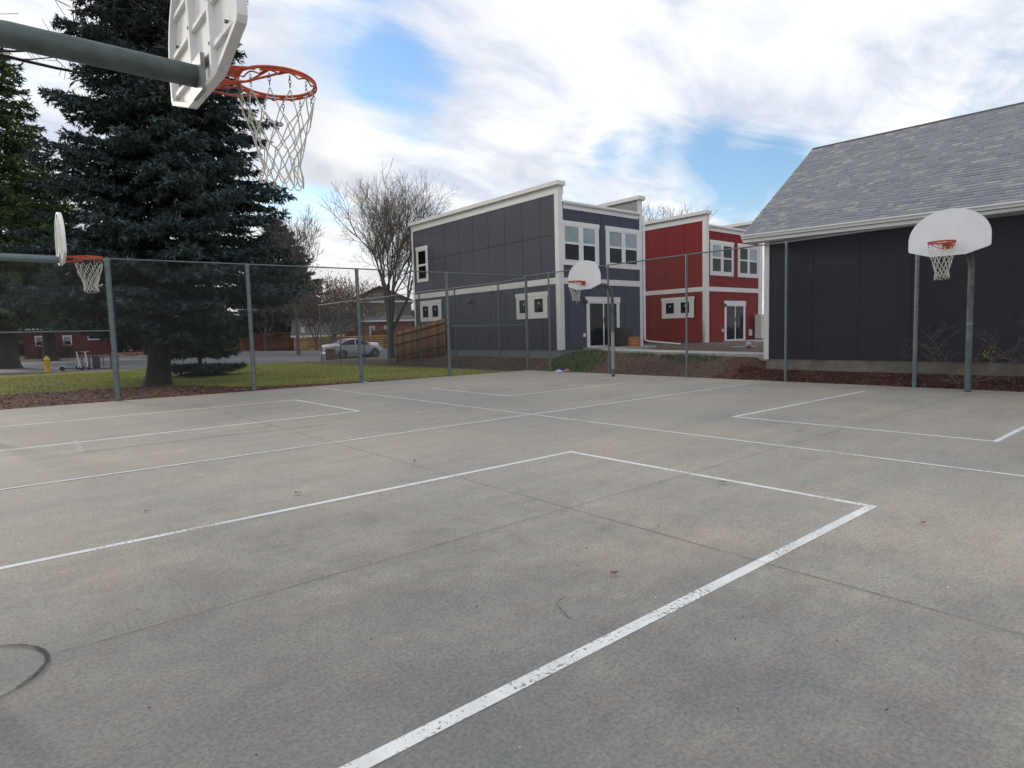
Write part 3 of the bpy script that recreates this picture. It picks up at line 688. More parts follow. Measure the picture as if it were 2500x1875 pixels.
def row_house(label,x0,y0,x1,y1,sid,gapm,joints_y,hj,roof_z=6.95,par_z=7.62,base=.80,found=.2,band=(3.57,3.83),right_par=True):
    t=thing('house',label,'house',(0,0,0))
    # core
    mb=MB(); mb.box(x0+.012,x1-.012,y0+.012,y1-.012,base-.002,roof_z-.1,0); mb.box(x0+.012,x0+.25,y0+.012,y1-.012,roof_z-.1,par_z-.06,0); mb.box(x1-.25,x1-.012,y0+.012,y1-.012,roof_z-.1,par_z-.06,0)
    # sheets
    panels(mb,'x',x0+.012,y0+.0,y1,base,band[0],joints_y,mi=1); panels(mb,'x',x0+.012,y0,y1,band[1],par_z-.1,joints_y,hj=hj,mi=1)
    jx=[x0+.2+1.22*k for k in range(1,int((x1-x0)/1.22)+1) if x0+.2+1.22*k<x1-.25]
    jx=[x for x in jx]
    panels(mb,'y',y0+.012,x0+.013,x1,base,band[0],[x0+.5+1.22*k for k in range(0,5) if x0+.5+1.22*k<x1-.2],mi=1)
    panels(mb,'y',y0+.012,x0+.013,x1,band[1],roof_z-.2,[x0+.18+1.22*k for k in range(0,5) if x0+.18+1.22*k<x1-.2],hj=hj,mi=1)
    build(mb,'wall',[M[gapm],M[sid]],t,smooth=0)
    mb=MB(); mb.box(x0+.03,x1-.03,y0+.03,y1-.03,found-.5,base); build(mb,'foundation',M['grey_found'],t,smooth=0)
    # trim boards
    mb=MB(); q=.024
    mb.box(x0-q,x0-.001,y0-q,y0+.2,base-.02,par_z-.34); mb.box(x0,x0+.24,y0-q,y0-.001,base-.02,par_z-.34)   # near corner
    mb.box(x0-q,x0-.001,y1-.14,y1,base-.02,par_z-.34)
    mb.box(x0-q+.003,x0-.001,y0+.2,y1-.14,band[0],band[1]); mb.box(x0+.24,x1-.2,y0-q+.003,y0-.001,band[0],band[1])
    mb.box(x1-.2,x1+.0,y0-q,y0-.001,base-.02,roof_z-.2)
    mb.box(x0-q,x0-.001,y0-q,y1,par_z-.34,par_z-.02)                                              # frieze under the left cap
    mb.box(x0,x0+.30,y0-q,y0+.0,par_z-.34,par_z-.02)
    mb.box(x1-.3,x1,y0-q,y0-.001,roof_z-.2,par_z-.02)
    mb.box(x0+.30,x1-.3,y0-q,y0-.001,roof_z-.26,roof_z-.02)                                       # front frieze
    build(mb,'trim',M['trim'],t,smooth=0)
    mb=MB(); mb.box(x0-.14,x0+.34,y0-.13,y1+.13,par_z-.021,par_z+.16); build(mb,'parapet_cap',M['trim'],t,smooth=0,bevel=.01)
    mb=MB(); mb.box(x1-.34,x1+.14,y0-.13,y1+.13,par_z-.021,par_z+.16); build(mb,'parapet_cap',M['trim'],t,smooth=0,bevel=.01)
    mb=MB(); mb.box(x1-.262,x1-.251,y0+.02,y1-.02,roof_z-.05,par_z-.025); mb.box(x0+.251,x0+.262,y0+.02,y1-.02,roof_z-.05,par_z-.025); build(mb,'parapet_lining',M['lining'],t,smooth=0)
    # low roof with gutter
    mb=MB(); mb.prism([(y0-.02,roof_z-.02),(y0-.02,roof_z+.04),(y1,roof_z+.34),(y1,roof_z+.2)],0,x0+.3,x1-.3); build(mb,'roof',M['farroof'],t,smooth=0)
    mb=MB(); mb.prism([(y0-.024,roof_z-.07),(y0-.10,roof_z-.07),(y0-.13,roof_z-.02),(y0-.13,roof_z+.05),(y0-.024,roof_z+.05)],0,x0+.31,x1-.2); build(mb,'gutter',M['vinyl'],t,smooth=0)
    return t
GX,GY=18.5,18.82
gj=[19.9+1.215*k for k in range(0,8)]
g=row_house('two storey charcoal house with white trim and flat parapets behind the fence',GX,GY,24.0,30.45,'grey_siding','gap',gj,5.62,base=.80,found=.1)
window(g,'x',GX,28.86,30.0,4.47,6.38,[(29.02,29.84,4.62,5.35,'glass'),(29.02,29.84,5.40,6.16,'glass')],side=.12)
window(g,'x',GX,27.72,29.8,2.30,3.42,[(27.98,28.62,2.50,3.16,'glass'),(28.95,29.58,2.50,3.16,'glass')],stick=True)
window(g,'x',GX,19.56,21.6,2.16,3.30,[(19.80,20.42,2.40,3.04,'glass'),(20.80,21.42,2.40,3.04,'glass')],stick=True)
window(g,'y',GY,18.62,20.95,4.36,6.20,[(18.80,19.70,4.56,5.27,'glass'),(18.80,19.70,5.30,6.0,'pale_glass'),(19.92,20.72,4.56,5.27,'glass'),(19.92,20.72,5.30,6.0,'pale_glass')])
window(g,'y',GY,21.42,23.80,4.36,6.20,[(21.62,22.52,4.56,5.27,'glass'),(21.62,22.52,5.30,6.0,'pale_glass'),(22.72,23.60,4.56,5.27,'glass'),(22.72,23.60,5.30,6.0,'pale_glass')])
def slider(parent,axis_y,x0,x1,z0,z1,opened=False):
    t=MB(); y=axis_y
    t.box(x0-.05,x1+.05,y-.045,y-.0,z1-.24,z1); t.box(x0,x0+.15,y-.036,y,z0,z1-.24); t.box(x1-.15,x1,y-.036,y,z0,z1-.24); t.box(x0+.15,x1-.15,y-.05,y,z0,z0+.06)
    d=build(t,'sliding_door',M['trim'],parent,smooth=0)
    a,b=x0+.15,x1-.15; m=(a+b)/2; zt=z1-.24; zb=z0+.06
    f=MB()
    f.box(a,a+.04,y-.03,y,zb,zt); f.box(b-.04,b,y-.03,y,zb,zt); f.box(a,b,y-.030,y-.001,zt-.05,zt-.0005)
    f.box(m-.03,m+.03,y-.042,y,zb,zt-.05); build(f,'frame',M['vinyl'],d,smooth=0)
    for (p,q) in ((a+.04,m-.03),(m+.03,b-.04)):
        gm=MB(); gm.box(p,q,y-.016,y-.002,zb,zt-.05); build(gm,'pane',M['glass'],d,smooth=0)
    hm=MB(); hm.box(m-.012,m+.012,y-.07,y-.042,zb+1.0,zb+1.22); build(hm,'handle',M['darkplastic'],d,smooth=0)
slider(g,GY,20.1,22.28,.84,3.05)
def wall_bits(par,bits):
    for (nm,box,mat) in bits:
        mb=MB(); mb.box(*box); build(mb,nm,M[mat],par,smooth=0,bevel=.01)
def lantern(par,x,y,z):
    mb=MB(); mb.box(x-.05,x+.05,y-.03,y,z-.08,z+.08); mb.tube([(x,y-.03,z+.02),(x,y-.10,z+.06),(x,y-.16,z+.02)],.012,6); mb.lathe([(.03,-.16),(.07,-.10),(.05,-.02),(.02,0)],(x,y-.16,z+.02),10); build(mb,'wall_lamp',M['darkplastic'],par)
lantern(g,19.95,GY,2.88); lantern(g,18.9,GY,9.0) if False else None
wall_bits(g,[('outlet_box',(19.86,19.98,GY-.06,GY,1.30,1.46),'vinyl')])
# vent hood, small camera and hose bib on the long wall
vm=MB(); vm.prism([(GX-.001,3.30),(GX-.14,3.14),(GX-.14,3.10),(GX-.001,3.10)],1,25.12,25.30); build(vm,'vent_hood',M['grey_siding'],g,smooth=0)
vm=MB(); vm.box(GX-.03,GX,23.30,23.36,3.44,3.50); vm.tube([(GX-.03,23.33,3.47),(GX-.16,23.25,3.42)],.03,8); build(vm,'camera',M['darkplastic'],g)
vm=MB(); vm.tube([(GX,23.7,1.62),(GX-.08,23.7,1.62),(GX-.10,23.7,1.50)],.014,6); vm.tube([(GX-.02,23.86,1.45),(GX-.02,23.87,.45)],.012,6); build(vm,'hose_tap',M['galv_worn'],g)
def downspout(par,x,y,ztop,zbot,kick):
    mb=MB(); mb.box(x-.04,x+.04,y-.07,y-.0,zbot,ztop)
    k=Vector(kick); p=Vector((x,y-.035,zbot+.02)); mb.tube([p,p+Vector((0,0,-.06)),p+k*.12+Vector((0,0,-.14)),p+k+Vector((0,0,-.30))],.042,4); build(mb,'downspout',M['vinyl'],par,smooth=0)
downspout(g,24.06,GY-.03,6.9,1.10,(1.1,-1.25,0))
rj=[19.9+1.22*k for k in range(0,8)]
RX,RY=29.36,18.82
r=row_house('two storey red house with white trim beyond the charcoal house',RX,RY,34.95,30.0,'red_siding','red_gap',[20.15,21.38,22.6,23.8,25,26.2,27.4],None,roof_z=6.93,par_z=7.52,base=.78,found=.1,band=(3.49,3.73))
window(r,'x',RX,19.56,21.64,2.12,3.26,[(19.82,20.42,2.36,3.0,'glass'),(20.80,21.40,2.36,3.0,'glass')],stick=True)
window(r,'y',RY,29.72,32.02,4.34,6.20,[(29.9,30.76,4.54,5.27,'glass'),(29.9,30.76,5.30,5.98,'pale_glass'),(30.96,31.84,4.54,5.27,'glass'),(30.96,31.84,5.30,5.98,'glass')])
window(r,'y',RY,32.48,34.76,4.34,6.20,[(32.66,33.52,4.54,5.27,'glass'),(32.66,33.52,5.30,5.98,'glass'),(33.70,34.58,4.54,5.27,'glass'),(33.70,34.58,5.30,5.98,'pale_glass')])
slider(r,RY,31.12,33.28,.80,3.0)
lantern(r,31.0,RY,2.80)
wall_bits(r,[('outlet_box',(30.85,30.97,RY-.06,RY,1.3,1.46),'vinyl'),('meter_box',(33.72,33.98,RY-.09,RY,1.02,1.38),'vinyl')])
downspout(r,35.0,RY-.03,6.9,1.0,(.6,-.6,0))
vm=MB(); vm.tube([(RX-.03,19.05,2.0),(RX-.05,19.0,1.3),(RX-.03,18.98,.78)],.016,6); build(vm,'conduit',M['galv'],r)

# barn-like building on the right
BX=17.86
b=thing('house','low dark navy building with a steep grey shingle roof at the right edge','building',(0,0,0))
mb=MB(); mb.box(BX+.012,25.7,-6,9.45,.595,4.2,0)
mb.prism([(BX+.02,4.15),(25.7,4.15),(21.78,7.3)],1,-5.9,9.42,1)
panels(mb,'x',BX+.012,-6,9.45,.60,4.2,[8.04-1.22*k for k in range(0,12)],gap=.016,mi=1); build(mb,'wall',[M['gap'],M['navy_siding']],b,smooth=0)
mb=MB(); mb.box(BX+.03,25.6,-5.95,9.42,-.3,.6); build(mb,'foundation',M['foundation'],b,smooth=0)
mb=MB(); mb.box(BX-.024,BX-.001,9.32,9.474,.58,4.06); mb.box(BX-.001,BX+.12,9.451,9.475,.58,4.06); build(mb,'corner_trim',M['trim'],b,smooth=0)
# shingles
EX,EZ,RXX,RZ=17.30,4.27,21.76,7.46
sl=math.hypot(RXX-EX,RZ-EZ); ux,uz=(RXX-EX)/sl,(RZ-EZ)/sl; nx_,nz_=-uz,ux
mb=MB(); mb.prism([(EX,EZ-.02),(RXX,RZ-.02),(26.2,EZ-.02),(26.2,EZ-.14),(RXX,RZ-.16),(EX,EZ-.14)],1,-6.3,9.86); deck=build(mb,'roof',M['trim'],b,smooth=0)
V=[];F=[];C=[]
course=.142; nc=int(sl/course)+1
rs=np.random.default_rng(3)
for k in range(nc):
    s0=k*course-.02; s1=min(s0+course+.03,sl)
    y=-6.3; 
    while y<9.88:
        w=float(rs.choice([.11,.16,.21,.3,.38])); y2=min(y+w,9.88); lift=float(rs.choice([.004,.004,.008,.010])); g0=float(rs.normal(1,.06))
        base_=np.array([.272,.283,.312])*g0; 
        if rs.random()<.12: base_=np.array([.36,.36,.36])*g0
        i=len(V); h0=lift+.008
        for (yy,s,hh) in ((y,s0,0),(y2,s0,0),(y,s0,h0),(y2,s0,h0),(y,s1,.004),(y2,s1,.004)):
            V.append((EX+ux*s+nx_*hh,yy,EZ+uz*s+nz_*hh))
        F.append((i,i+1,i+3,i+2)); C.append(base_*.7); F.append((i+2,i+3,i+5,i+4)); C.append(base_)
        y=y2
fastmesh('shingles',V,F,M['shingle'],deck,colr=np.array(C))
mb=MB(); mb.tube([(RXX,-6.3,RZ+.0),(RXX,9.87,RZ+.0)],.045,6); build(mb,'ridge_cap',M['farroof'],deck)
mb=MB()
for (a,c) in (((EX,EZ),(RXX,RZ)),((26.2,EZ),(RXX,RZ))):
    mb.add([(a[0],9.885,a[1]-.16),(c[0],9.885,c[1]-.16),(c[0],9.885,c[1]+.01),(a[0],9.885,a[1]+.01),(a[0],9.862,a[1]-.16),(c[0],9.862,c[1]-.16),(c[0],9.862,c[1]+.01),(a[0],9.862,a[1]+.01)],[(0,1,2,3),(7,6,5,4),(0,4,5,1),(2,6,7,3),(1,5,6,2),(3,7,4,0)])
build(mb,'rake_board',M['trim'],b,smooth=0)
mb=MB(); mb.box(EX+.0,EX+.03,-6.3,9.85,EZ-.23,EZ-.03); mb.box(EX+.03,BX,-6.2,9.84,EZ-.235,EZ-.21); build(mb,'fascia',M['trim'],b,smooth=0)
mb=MB(); mb.box(BX-.03,BX-.001,-6,9.30,EZ-.50,EZ-.236); build(mb,'frieze_board',M['trim'],b,smooth=0) if False else None
gp_=[(EX-.002,EZ-.02),(EX-.002,EZ-.13),(EX-.07,EZ-.13),(EX-.085,EZ-.09),(EX-.125,EZ-.05),(EX-.125,EZ-.02),(EX-.115,EZ-.02),(EX-.115,EZ-.045),(EX-.08,EZ-.085),(EX-.065,EZ-.118),(EX-.012,EZ-.118),(EX-.012,EZ-.02)]
mb=MB(); mb.prism([(p[0],p[1]) for p in gp_],1,-6.3,9.86); build(mb,'gutter',M['vinyl'],b,smooth=0)
downspout(b,18.15,9.56,4.0,.75,(.3,.3,0)) if False else None

bpy.context.view_layer.update()
def settle(o):
    if o.type=='MESH':
        for v in o.data.vertices:
            if v.co.z>3: v.co.z-=.021*(9.86-v.co.y)
    for c in o.children: settle(c)
settle(b)
# ---------------------------------------------------------------- small things by the houses
cv=thing('covered_grill','black cloth cover over a bulky object beside the charcoal house door','cover',(21.85,18.3,.832))
mb=MB(); 
v=[];
for (z,w,d) in ((0,.66,.26),(.25,.655,.25),(.55,.60,.22),(.80,.57,.20),(.84,.55,.17)):
    for k in range(20):
        a=2*math.pi*k/20; c,s=math.cos(a),math.sin(a); e=.35; wr=.015*math.sin(5*a+z*7)
        v.append(((w+wr)*math.copysign(abs(c)**e,c),(d+wr)*math.copysign(abs(s)**e,s),z))
f=[(i*20+k,i*20+(k+1)%20,(i+1)*20+(k+1)%20,(i+1)*20+k) for i in range(4) for k in range(20)]+[tuple(80+k for k in range(20))]
mb.add(v,f); build(mb,'cover',M['black'],cv)
bx_=thing('cardboard_box','orange cardboard box with two lines of pale print on the patio','box',(21.72,17.52,.834),R(-38))
mb=MB(); mb.box(-.24,.24,-.18,.18,0,.40); build(mb,'carton',M['cardboard'],bx_,smooth=0,bevel=.006)
mb=MB(); mb.box(-.245,.245,-.185,.0,.401,.408); mb.box(-.245,.245,.002,.185,.401,.408); build(mb,'flap',M['cardtext'],bx_,smooth=0)
for k,(s,z) in enumerate((('Heavy',.22),('Duty',.10))):
    cu=bpy.data.curves.new('lettering','FONT'); cu.body=s; cu.size=.13; cu.extrude=.001; cu.align_x='CENTER'
    tmp=bpy.data.objects.new('tmp',cu); me=bpy.data.meshes.new_from_object(tmp); bpy.data.objects.remove(tmp); me.materials.clear(); tx=link('lettering',me,M['cardtext'],None,0); tx.parent=bx_; tx.location=(0,-.184,z); tx.rotation_euler=(R(90),0,0)
ac=thing('air_conditioner','cream outdoor air conditioning unit against the red house wall','air conditioner',(34.35,18.35,.79))
mb=MB(); mb.box(-.45,.45,-.2,.2,.06,1.43); build(mb,'casing',M['ac'],ac,smooth=0,bevel=.015)
for z in (.42,1.05):
    fm=MB(); fm.lathe([(.27,0),(.27,.012)],(0,0,0),24,axis=1); o=build(fm,'fan_grille',M['fanblack'],ac); o.location=(.08,-.214,z)
mb=MB(); mb.box(-.44,-.36,-.19,.19,0,.06); mb.box(.36,.44,-.19,.19,0,.06); build(mb,'foot',M['darkplastic'],ac,smooth=0)
mb=MB(); mb.box(-.36,-.12,-.206,-.2,1.2,1.25); build(mb,'badge',M['darkplastic'],ac,smooth=0)
mb=MB(); mb.lathe([(.135*math.sin(a),-.135*math.cos(a)) for a in np.linspace(.02,math.pi-.02,14)],(0,0,.135),20); o=build(mb,'ball',M['ball']); o.location=(24.45,13.65,H(24.45,13.65)+.0); tag(o,'dusty pink ball lying on the bare ground before the red house','ball')
mb=MB(); mb.box(-.75,.25,-.1,.1,.0,.05); o=build(mb,'board',M['paleblue'],smooth=0,bevel=.01); o.location=(24.2,14.0,float(H(24.2,14.0))+.02); o.rotation_euler=(0,0,R(135)); tag(o,'pale blue board lying on the ground beside the pink ball','board')
mb=MB(); mb.box(-.3,.3,-.15,.15,.0,.06); o=build(mb,'plastic_sheet',M['bluecloth'],smooth=0,bevel=.01); o.location=(22.62,18.3,.834); o.rotation_euler=(0,0,R(20)); tag(o,'folded blue plastic sheet on the patio beside the orange box','sheet')
def rag(mat,loc,s,seed,label):
    rr=random.Random(seed); mb=MB(); n=12; v=[];f=[]
    for i in range(n):
        for j in range(n):
            u,w=i/(n-1)*2-1,j/(n-1)*2-1; r_=max(abs(u),abs(w)); z=(1-r_)*.7+.25*mnoise.noise(Vector((u*2.7+seed*9,w*2.7,1)))*(1-r_*.3)
            v.append((u*s+rr.uniform(-.02,.02)*s,w*s*.8,max(.01,z*s*.9)))
    for i in range(n-1):
        for j in range(n-1): f.append((i*n+j,(i+1)*n+j,(i+1)*n+j+1,i*n+j+1))
    mb.add(v,f); o=build(mb,'rag',mat,smooth=60,fix=False); o.location=loc; tag(o,label,'rag','crumpled cloths at the foot of the fence')
rag(M['clothw'],(17.0,17.42,.0),.17,1,'white crumpled rag on the slab edge at the fence foot')
rag(M['clothp'],(17.16,17.12,.03),.16,2,'pink crumpled rag beside the white one at the fence foot')
rag(M['clothn'],(17.22,17.5,.05),.19,3,'navy crumpled rag behind the white one at the fence foot')
rag(M['clothw'],(9.82,19.68,.0),.09,5,'small white crumpled rag at the foot of the third fence post')

# wooden stockade fence next to the charcoal house
wf=thing('wooden_fence','weathered brown stockade fence leaning beside the charcoal house','fence',(17.75,31.5,0))
V=[];F=[];C=[]
npan=30; a=np.array([17.72,31.4]); e=np.array([18.42,27.35]); d=e-a; Lf=np.linalg.norm(d); d/=Lf; n=np.array([-d[1],d[0]])
for k in range(npan):
    p=a+d*Lf*k/npan; q=a+d*(Lf*(k+1)/npan-.008); zb=-.05+.62*((k/npan)); zt=1.80+.62*(k/npan)+random.uniform(-.03,.03)
    off=n*random.uniform(-.006,.006); i=len(V)
    for pp in (p,q):
        for s in (0,.018):
            for z in (zb,zt): V.append((*(pp+off+n*s-np.array([17.75,31.5])),z))
    F+=[(i,i+1,i+5,i+4),(i+2,i+6,i+7,i+3),(i,i+2,i+3,i+1),(i+4,i+5,i+7,i+6),(i+1,i+3,i+7,i+5),(i,i+4,i+6,i+2)]
    c=np.array([.33,.165,.085])*random.uniform(.65,1.25); C+=[c]*6
fastmesh('boards',V,F,M['woodfence'],wf,colr=np.array(C))
mb=MB(); o0=np.array([17.75,31.5])
for z in (.35,1.05,1.55):
    A=a-o0-n*.03;B=e-o0-n*.03; mb.tube([(A[0],A[1],z),(B[0],B[1],z+.62)],.03,4)
build(mb,'rail',M['bark'],wf,smooth=0)

# ---------------------------------------------------------------- trees
def unit(v): return v/np.maximum(np.linalg.norm(v,axis=-1,keepdims=True),1e-9)
def shoots(P,D,L,Wd,k,col,seed,spread=.55):
    """k narrow triangles (needle sprays) about each shoot axis"""
    g=np.random.default_rng(seed); m=len(P)
    P=np.repeat(P,k,0); D=np.repeat(D,k,0); L=np.repeat(L,k)[:,None]; Wd=np.repeat(Wd,k)[:,None]
    dr=unit(D+g.normal(0,spread,(m*k,3))); side=unit(np.cross(dr,g.normal(0,1,(m*k,3))))
    base=P+D*L*g.uniform(-.25,.5,(m*k,1))
    V=np.stack([base-side*Wd,base+side*Wd,base+dr*L],1).reshape(-1,3); F=np.arange(m*k*3).reshape(-1,3)
    c=np.repeat(col,k,0)*g.uniform(.75,1.25,(m*k,1))
    return V,F,c
def conifer(label,loc,Ht,Rad,z0,seed,trunk_r,col=(.030,.050,.046),lean=(0,0),dens=1.0,shoot=.15,group=None,whorls=None,nb=(9,13),shape=.7,upturn=.25,droop=.35,name='spruce_tree',k=4,tipcol=(.055,.085,.080)):
    g=np.random.default_rng(seed); rd=random.Random(seed)
    t=thing(name,label,'tree',loc,0,group)
    whorls=whorls or int(Ht/.42)
    # trunk
    zs=np.linspace(-.1,Ht,24); tp=[(lean[0]*(z/Ht),lean[1]*(z/Ht),z) for z in zs]
    rr=[trunk_r*(1-.93*z/Ht)+trunk_r*.5*math.exp(-max(z,0)/.25) for z in zs]
    zs2=[-.1,.1,.3,.7]+list(zs[2:]); tp=[(lean[0]*(z/Ht)+.03*math.sin(z),lean[1]*(z/Ht),z) for z in zs2]; rr=[max(.012,trunk_r*(1-.93*z/Ht)+trunk_r*.35*math.exp(-max(z,0)/.25)) for z in zs2]
    mb=MB(); mb.tube(tp,rr,14); build(mb,'trunk',M['bark'],t,smooth=60)
    P0=[];P1=[];R0=[];R1=[]; SP=[];SD=[]; 
    def add_seg(a,b,ra,rb): P0.append(a);P1.append(b);R0.append(ra);R1.append(rb)
    for wv in range(whorls):
        z=z0+(Ht-z0)*(wv/whorls)**1.02+g.uniform(-.15,.15)
        fr=(z-z0*.3)/(Ht-z0*.3); rz=Rad*max(.03,(1-fr))**shape*min(1,.62+.9*(z-z0)/(Ht*.12+.01) if z<z0+Ht*.12 else 1)
        n_=g.integers(*nb); ph=g.uniform(0,6.28)
        for bi in range(n_):
            if g.random()<.10: continue
            az=ph+2*math.pi*bi/n_+g.uniform(-.25,.25); L=rz*g.uniform(.72,1.12)*(1.15 if g.random()<.05 else 1)
            out=np.array([math.cos(az),math.sin(az),0]); base=np.array([lean[0]*z/Ht,lean[1]*z/Ht,z])
            drp=droop*(1-fr*.9)*g.uniform(.7,1.3); m=6; pts=[]
            for i in range(m+1):
                s=i/m; zz=.10*s-drp*(s**1.3)*.55+upturn*drp*s**3; pts.append(base+out*L*s+np.array([0,0,zz*L*1.0])+(g.normal(0,.02,3)*L*.25 if i else 0))
            pts=np.array(pts)
            for i in range(m): add_seg(pts[i],pts[i+1],max(.008,.012*L*(1-i/m)+.006),max(.005,.012*L*(1-(i+1)/m)+.004))
            perp=np.array([-out[1],out[0],0])
            ns=int(max(4,L*5.2*dens))
            for j in range(ns):
                s=.16+.84*(j+g.random())/ns; idx=min(int(s*m),m-1); fq=s*m-idx; p=pts[idx]*(1-fq)+pts[idx+1]*fq
                for sd in (-1,1):
                    l2=min(L*.42,1.25)*(1.02-s)**.6*g.uniform(.6,1.15)+.10
                    d2=unit(out*g.uniform(.45,.95)+perp*sd*g.uniform(.5,.9)+np.array([0,0,-g.uniform(.05,.45)]))
                    e=p+d2*l2; add_seg(p,e,.006,.003)
                    q=max(2,int(l2/(shoot*.62)))
                    for w_ in range(q):
                        sp=p+d2*l2*((w_+.7)/q)+g.normal(0,.035,3); SP.append(sp); SD.append(unit(d2+perp*sd*g.normal(0,.5)+g.normal(0,.3,3)+np.array([0,0,-.15])))
            SP.append(pts[-1]);SD.append(unit(out+np.array([0,0,.4])))
    V,F=frusta(P0,P1,R0,R1,3); fastmesh('branches',V,F,M['bark'],t)
    SP=np.array(SP);SD=np.array(SD); m=len(SP)
    c=np.array(col)[None]*g.uniform(.7,1.3,(m,1)); tip=g.random(m)<.3; c[tip]=np.array(tipcol)*g.uniform(.8,1.15,(tip.sum(),1))
    V,F,cc=shoots(SP,SD,g.uniform(.75,1.25,m)*shoot,g.uniform(.8,1.2,m)*shoot*.17,k,c,seed+1)
    fastmesh('needles',V,F,M['needles'],t,colr=cc)
    return t,m
big,mm=conifer('large blue green spruce with a thick trunk standing just behind the fence',(4.74,26.2,0),23.5,5.5,2.1,11,.40,lean=(1.9,-.33),dens=1.4,shoot=.17,k=6,col=(.046,.072,.070),tipcol=(.105,.145,.145),nb=(7,11),whorls=40,shape=.88,droop=.45)
print('spruce shoots',mm)
conifer('low young spruce growing at the foot of the large spruce',(7.35,31.0,0),3.8,1.9,.15,12,.10,col=(.05,.078,.06),tipcol=(.08,.12,.10),dens=3.2,shoot=.15,k=5,whorls=9,nb=(8,11),shape=.6)
conifer('dense spruce beyond the street, right of the large spruce',(33.2,92.0,0),19.0,9.2,.9,13,.5,dens=.75,shoot=.42,k=6,col=(.05,.078,.07),tipcol=(.09,.125,.12),nb=(9,12),whorls=30,name='spruce_tree')
conifer('tall dark green pine at the left edge behind the far hoop',(.9,57,0),23.5,6.8,3.2,14,.75,dens=.6,shoot=.34,k=5,whorls=30,nb=(7,10),shape=.5,col=(.055,.088,.034),tipcol=(.11,.15,.055),droop=.15,name='pine_tree')
conifer('second pine behind the left one, its trunk just right of it',(4.6,76,0),18,7.0,3.6,15,.6,dens=.5,shoot=.45,k=5,whorls=26,nb=(8,10),shape=.5,col=(.026,.040,.026),tipcol=(.045,.065,.035),name='pine_tree')
conifer('wide spruce far behind the large spruce',(14.5,84,0),15,7.5,2.5,16,.55,dens=.45,shoot=.5,k=5,whorls=26,nb=(8,11),name='spruce_tree')

def bare_tree(label,loc,Ht,seed,trunk_r,mat='twig',spread=.5,levels=6,lean=(0,0,1),first=.22,name='bare_tree',group=None,leaves=None,kids=(3,4),up=.12,minr=.008,trunkfork=None,squash=1.0):
    rd=random.Random(seed); t=thing(name,label,'tree',loc,0,group)
    T=MB(); P0=[];P1=[];R0=[];R1=[];ends=[]
    def grow(p,d,L,r,lv):
        n=3; q=p
        for i in range(n):
            d=(d+Vector((rd.gauss(0,.09),rd.gauss(0,.09),rd.gauss(0,.05)+up*.4))).normalized(); e=q+d*(L/n); r2=r*(1-.28*(i+1)/n) if i<n-1 else r*.68
            ra=r*(1-.28*i/n) if i else r
            if lv<=1: segs0.append((q.copy(),e.copy(),ra,r2 if i==n-1 else r*(1-.28*(i+1)/n)))
            else: P0.append(tuple(q));P1.append(tuple(e));R0.append(max(ra,minr));R1.append(max(r2,minr))
            if lv>=2 and lv<levels and rd.random()<.55:
                side(e,d,L*rd.uniform(.35,.6),r*.4,lv+1)
            q=e
        if lv>=levels: ends.append(q.copy()); return
        k=rd.randint(*kids)
        for j in range(k):
            ang=rd.uniform(.25,spread+.25); ax=d.orthogonal().normalized(); ax.rotate(Matrix.Rotation(2*math.pi*(j+rd.random()*.6)/k,3,d))
            nd=(d*math.cos(ang)+ax*math.sin(ang)); nd.z=nd.z*squash+up; nd.normalize()
            grow(q,nd,L*rd.uniform(.62,.86),r*.64*rd.uniform(.8,1.05),lv+1)
    def side(p,d,L,r,lv):
        ax=d.orthogonal().normalized(); ax.rotate(Matrix.Rotation(rd.uniform(0,6.28),3,d)); nd=(d*.6+ax*.8); nd.z+=up; nd.normalize(); grow(p,nd,L,max(r,minr),lv)
    segs0=[]
    d0=Vector(lean).normalized(); h0=Ht*first; p=Vector((0,0,-.1)); rt=trunk_r
    top=p+d0*h0; mb=MB(); mb.tube([p,p+d0*.12,p+d0*.3*h0,p+d0*.7*h0,top],[rt*1.35,rt*1.15,rt,rt*.92,rt*.85],12)
    k=trunkfork or rd.randint(3,4)
    for j in range(k):
        ang=rd.uniform(.2,spread+.1); ax=d0.orthogonal().normalized(); ax.rotate(Matrix.Rotation(2*math.pi*(j+rd.random()*.5)/k,3,d0)); nd=(d0*math.cos(ang)+ax*math.sin(ang)).normalized()
        grow(top-d0*.05*j,nd,Ht*.24*rd.uniform(.85,1.15),rt*.55,1)
    for a,b_,ra,rb in segs0: mb.tube([a,b_],[ra,rb],7)
    build(mb,'trunk',M['bark_far'] if mat!='purplebark' else M[mat],t,smooth=60)
    V,F=frusta(P0,P1,R0,R1,3); fastmesh('branches',V,F,M[mat],t)
    if leaves:
        g=np.random.default_rng(seed); P=np.array([tuple(e) for e in ends]); k=leaves[0]; P=np.repeat(P,k,0)+g.normal(0,leaves[2],(len(P)*k,3))
        d=unit(g.normal(0,1,P.shape)); s=unit(np.cross(d,g.normal(0,1,P.shape))); L=leaves[1]
        V=np.stack([P-s*L*.5,P+d*L*.3,P+s*L*.5,P-d*L],1).reshape(-1,3); F=np.arange(len(V)).reshape(-1,4)
        fastmesh('leaves',V,F,M['leaf'],t,colr=np.array(leaves[3])*g.uniform(.6,1.4,(len(F),1)))
    print(label[:30],len(P0)); return t
bare_tree('bare many-branched tree behind the wooden fence by the charcoal house',(19.0,34.2,0),10.2,21,.23,mat='palertwig',levels=7,spread=.42,first=.20,kids=(2,3),up=.13,trunkfork=6,minr=.0042)
bare_tree('slim bare tree rising against the sky right of the large spruce',(22.0,57.0,0),11.8,22,.16,levels=6,spread=.38,kids=(2,3),first=.3,mat='bark_far',minr=.012,up=.14)
